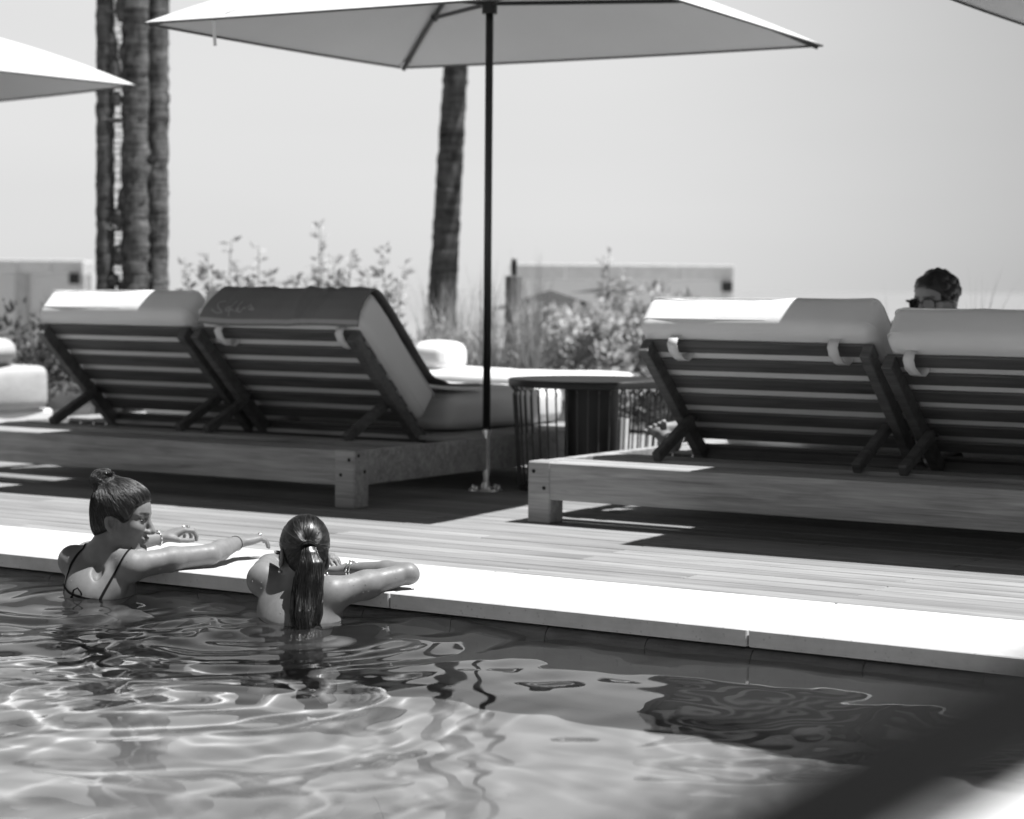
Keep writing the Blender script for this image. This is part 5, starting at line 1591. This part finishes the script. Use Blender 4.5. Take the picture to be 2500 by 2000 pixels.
while z < 5.2:
    sh = np.array((-0.035 * max(0, (z - 1)) / 2, 0.045 * max(0, (z - 1)) / 2 - 0.02, z))
    th = 0.004 if rn.uniform() > 0.12 else 0.014
    net.tube([A_ + sh, (A_ + B_) / 2 + sh + np.array((0, 0, rn.normal(0, .01))), B_ + sh], th, 4); z += rn.uniform(0.028, 0.055)
for k in range(16):
    z = rn.uniform(0.2, 1.75) if k < 11 else rn.uniform(2.0, 3.2); f = rn.uniform(0.2, 0.9); c = A_ * (1 - f) + B_ * f
    net.ell(c + np.array((-0.035 * max(0, z - 1) / 2, 0.045 * max(0, z - 1) / 2, z)), (0.05, 0.04, rn.uniform(0.05, 0.13)), 7, 5)
o = net.obj('palm_netting', MAT['trunk']); tag(o, 'rope netting strung between two clustered palm trunks', 'netting')

# timber post with a dark lamp on top
pt = empty('lamp_post', (-8.66, 13.70, 0)); tag(pt, 'weathered timber post carrying a small dark lamp behind the grasses', 'post')
MB().box((-0.05, -0.05, 0), (0.05, 0.05, 1.095), 0.006).obj('post', MAT['post'], pt)
MB().lathe([(0, 0.13), (0.018, 0.13), (0.022, 0.10), (0.022, 0.0), (0, 0)], (0, 0, 1.096), 14).obj('lamp', MAT['black'], pt, True)

# beach pavilions on the lower sand
def pavilion(a, b, z0, z1, depth, label, box=True):
    a = np.array(a, float); b = np.array(b, float); d = (b - a); L = np.linalg.norm(d); ang = math.atan2(d[1], d[0])
    root = empty('beach_pavilion', (a[0], a[1], -1.75), ang); tag(root, label, 'pavilion', 'low pavilions down on the beach')
    zz = 1.75
    for k in range(4):
        MB().box((k * L / 4 + 0.004, 0, z0 + zz), ((k + 1) * L / 4 - 0.004, 0.08, z1 + zz), 0.01).obj('fascia_board', MAT['pavilion'], root)
    MB().box((0, 0.081, z1 + zz - 0.06), (L, depth, z1 + zz - 0.01), 0.01).obj('roof', MAT['pavilion'], root)
    for x in (0.05, L / 2, L - 0.05):
        for y in (0.15, depth - 0.1): MB().box((x - 0.05, y - 0.05, 0), (x + 0.05, y + 0.05, z0 + zz), 0.008).obj('post', MAT['pavilion'], root)
    MB().box((0.1, depth - 0.06, 0.3), (L - 0.1, depth - 0.03, z0 + zz), 0.01).obj('curtain', MAT['pavilion_cloth'], root)
    if box: MB().box((L - 0.19, -0.14, z0 + zz - 0.16), (L - 0.04, -0.01, z0 + zz), 0.012).obj('speaker', MAT['black'], root)
pavilion((-16.12, 25.39), (-13.43, 27.08), 1.13, 1.345, 0.7, 'pale beach pavilion with a dark speaker under its flat roof, beyond the bush')
pavilion((-22.80, 21.15), (-21.20, 22.17), 1.165, 1.345, 0.7, 'pale beach pavilion at the far left edge beyond the hedge')
def beach_parasol(c, w, h, label):
    root = empty('beach_parasol', (c[0], c[1], -1.7)); tag(root, label, 'parasol', 'dark parasols down on the beach')
    zt = c[2] + 1.7; mb = MB(); n = 8
    V = [(0, 0, zt)] + [(w * math.cos(2 * math.pi * k / n), w * math.sin(2 * math.pi * k / n), zt - h) for k in range(n)]
    mb.add(V, [(0, 1 + k, 1 + (k + 1) % n) for k in range(n)]); mb.obj('canopy', MAT['darkcloth'], root)
    MB().tube([(0, 0, 0), (0, 0, zt)], 0.02, 8).obj('pole', MAT['black'], root, True)
beach_parasol((-11.45, 18.82, 0.985), 0.62, 0.20, 'dark beach parasol nearest the timber post')
beach_parasol((-10.98, 19.20, 1.02), 0.42, 0.06, 'flat dark beach parasol behind the upright sprig')

# chair right beside the photographer: its dark top rail cuts the corner
def near_chair():
    root = empty('chair', (-0.238, 0.68, 0)); tag(root, 'out-of-focus dark chair rail crossing the bottom right corner', 'chair')
    yy = np.linspace(-0.36, 0.36, 12)
    MB().tube([(0.010 * (y / 0.36) ** 2, y, 0.856 - 0.004 * (y / 0.36) ** 2) for y in yy], 0.0170, 14).obj('top_rail', MAT['rail'], root, True)
    for y in (-0.33, 0.27):
        MB().tube([(0.012, y, 0.840), (0.03, y, 0.46), (-0.03, y, 0.0)], 0.014, 10).obj('leg', MAT['black'], root, True)
        MB().tube([(0.50, y, 0.44), (0.52, y, 0.0)], 0.014, 10).obj('leg', MAT['black'], root, True)
    MB().box((0.02, -0.34, 0.40), (0.53, 0.28, 0.44), 0.01).obj('seat', MAT['black'], root)
    link('seat_cushion', rounded_mesh((0.03, -0.32, 0.445), (0.52, 0.26, 0.53), 0.035, 0.01), MAT['white_sofa'], root)
    link('back_cushion', rounded_mesh((-0.012, -0.31, 0.54), (0.115, 0.27, 0.822), 0.03, 0.01), MAT['white_sofa'], root)
near_chair()
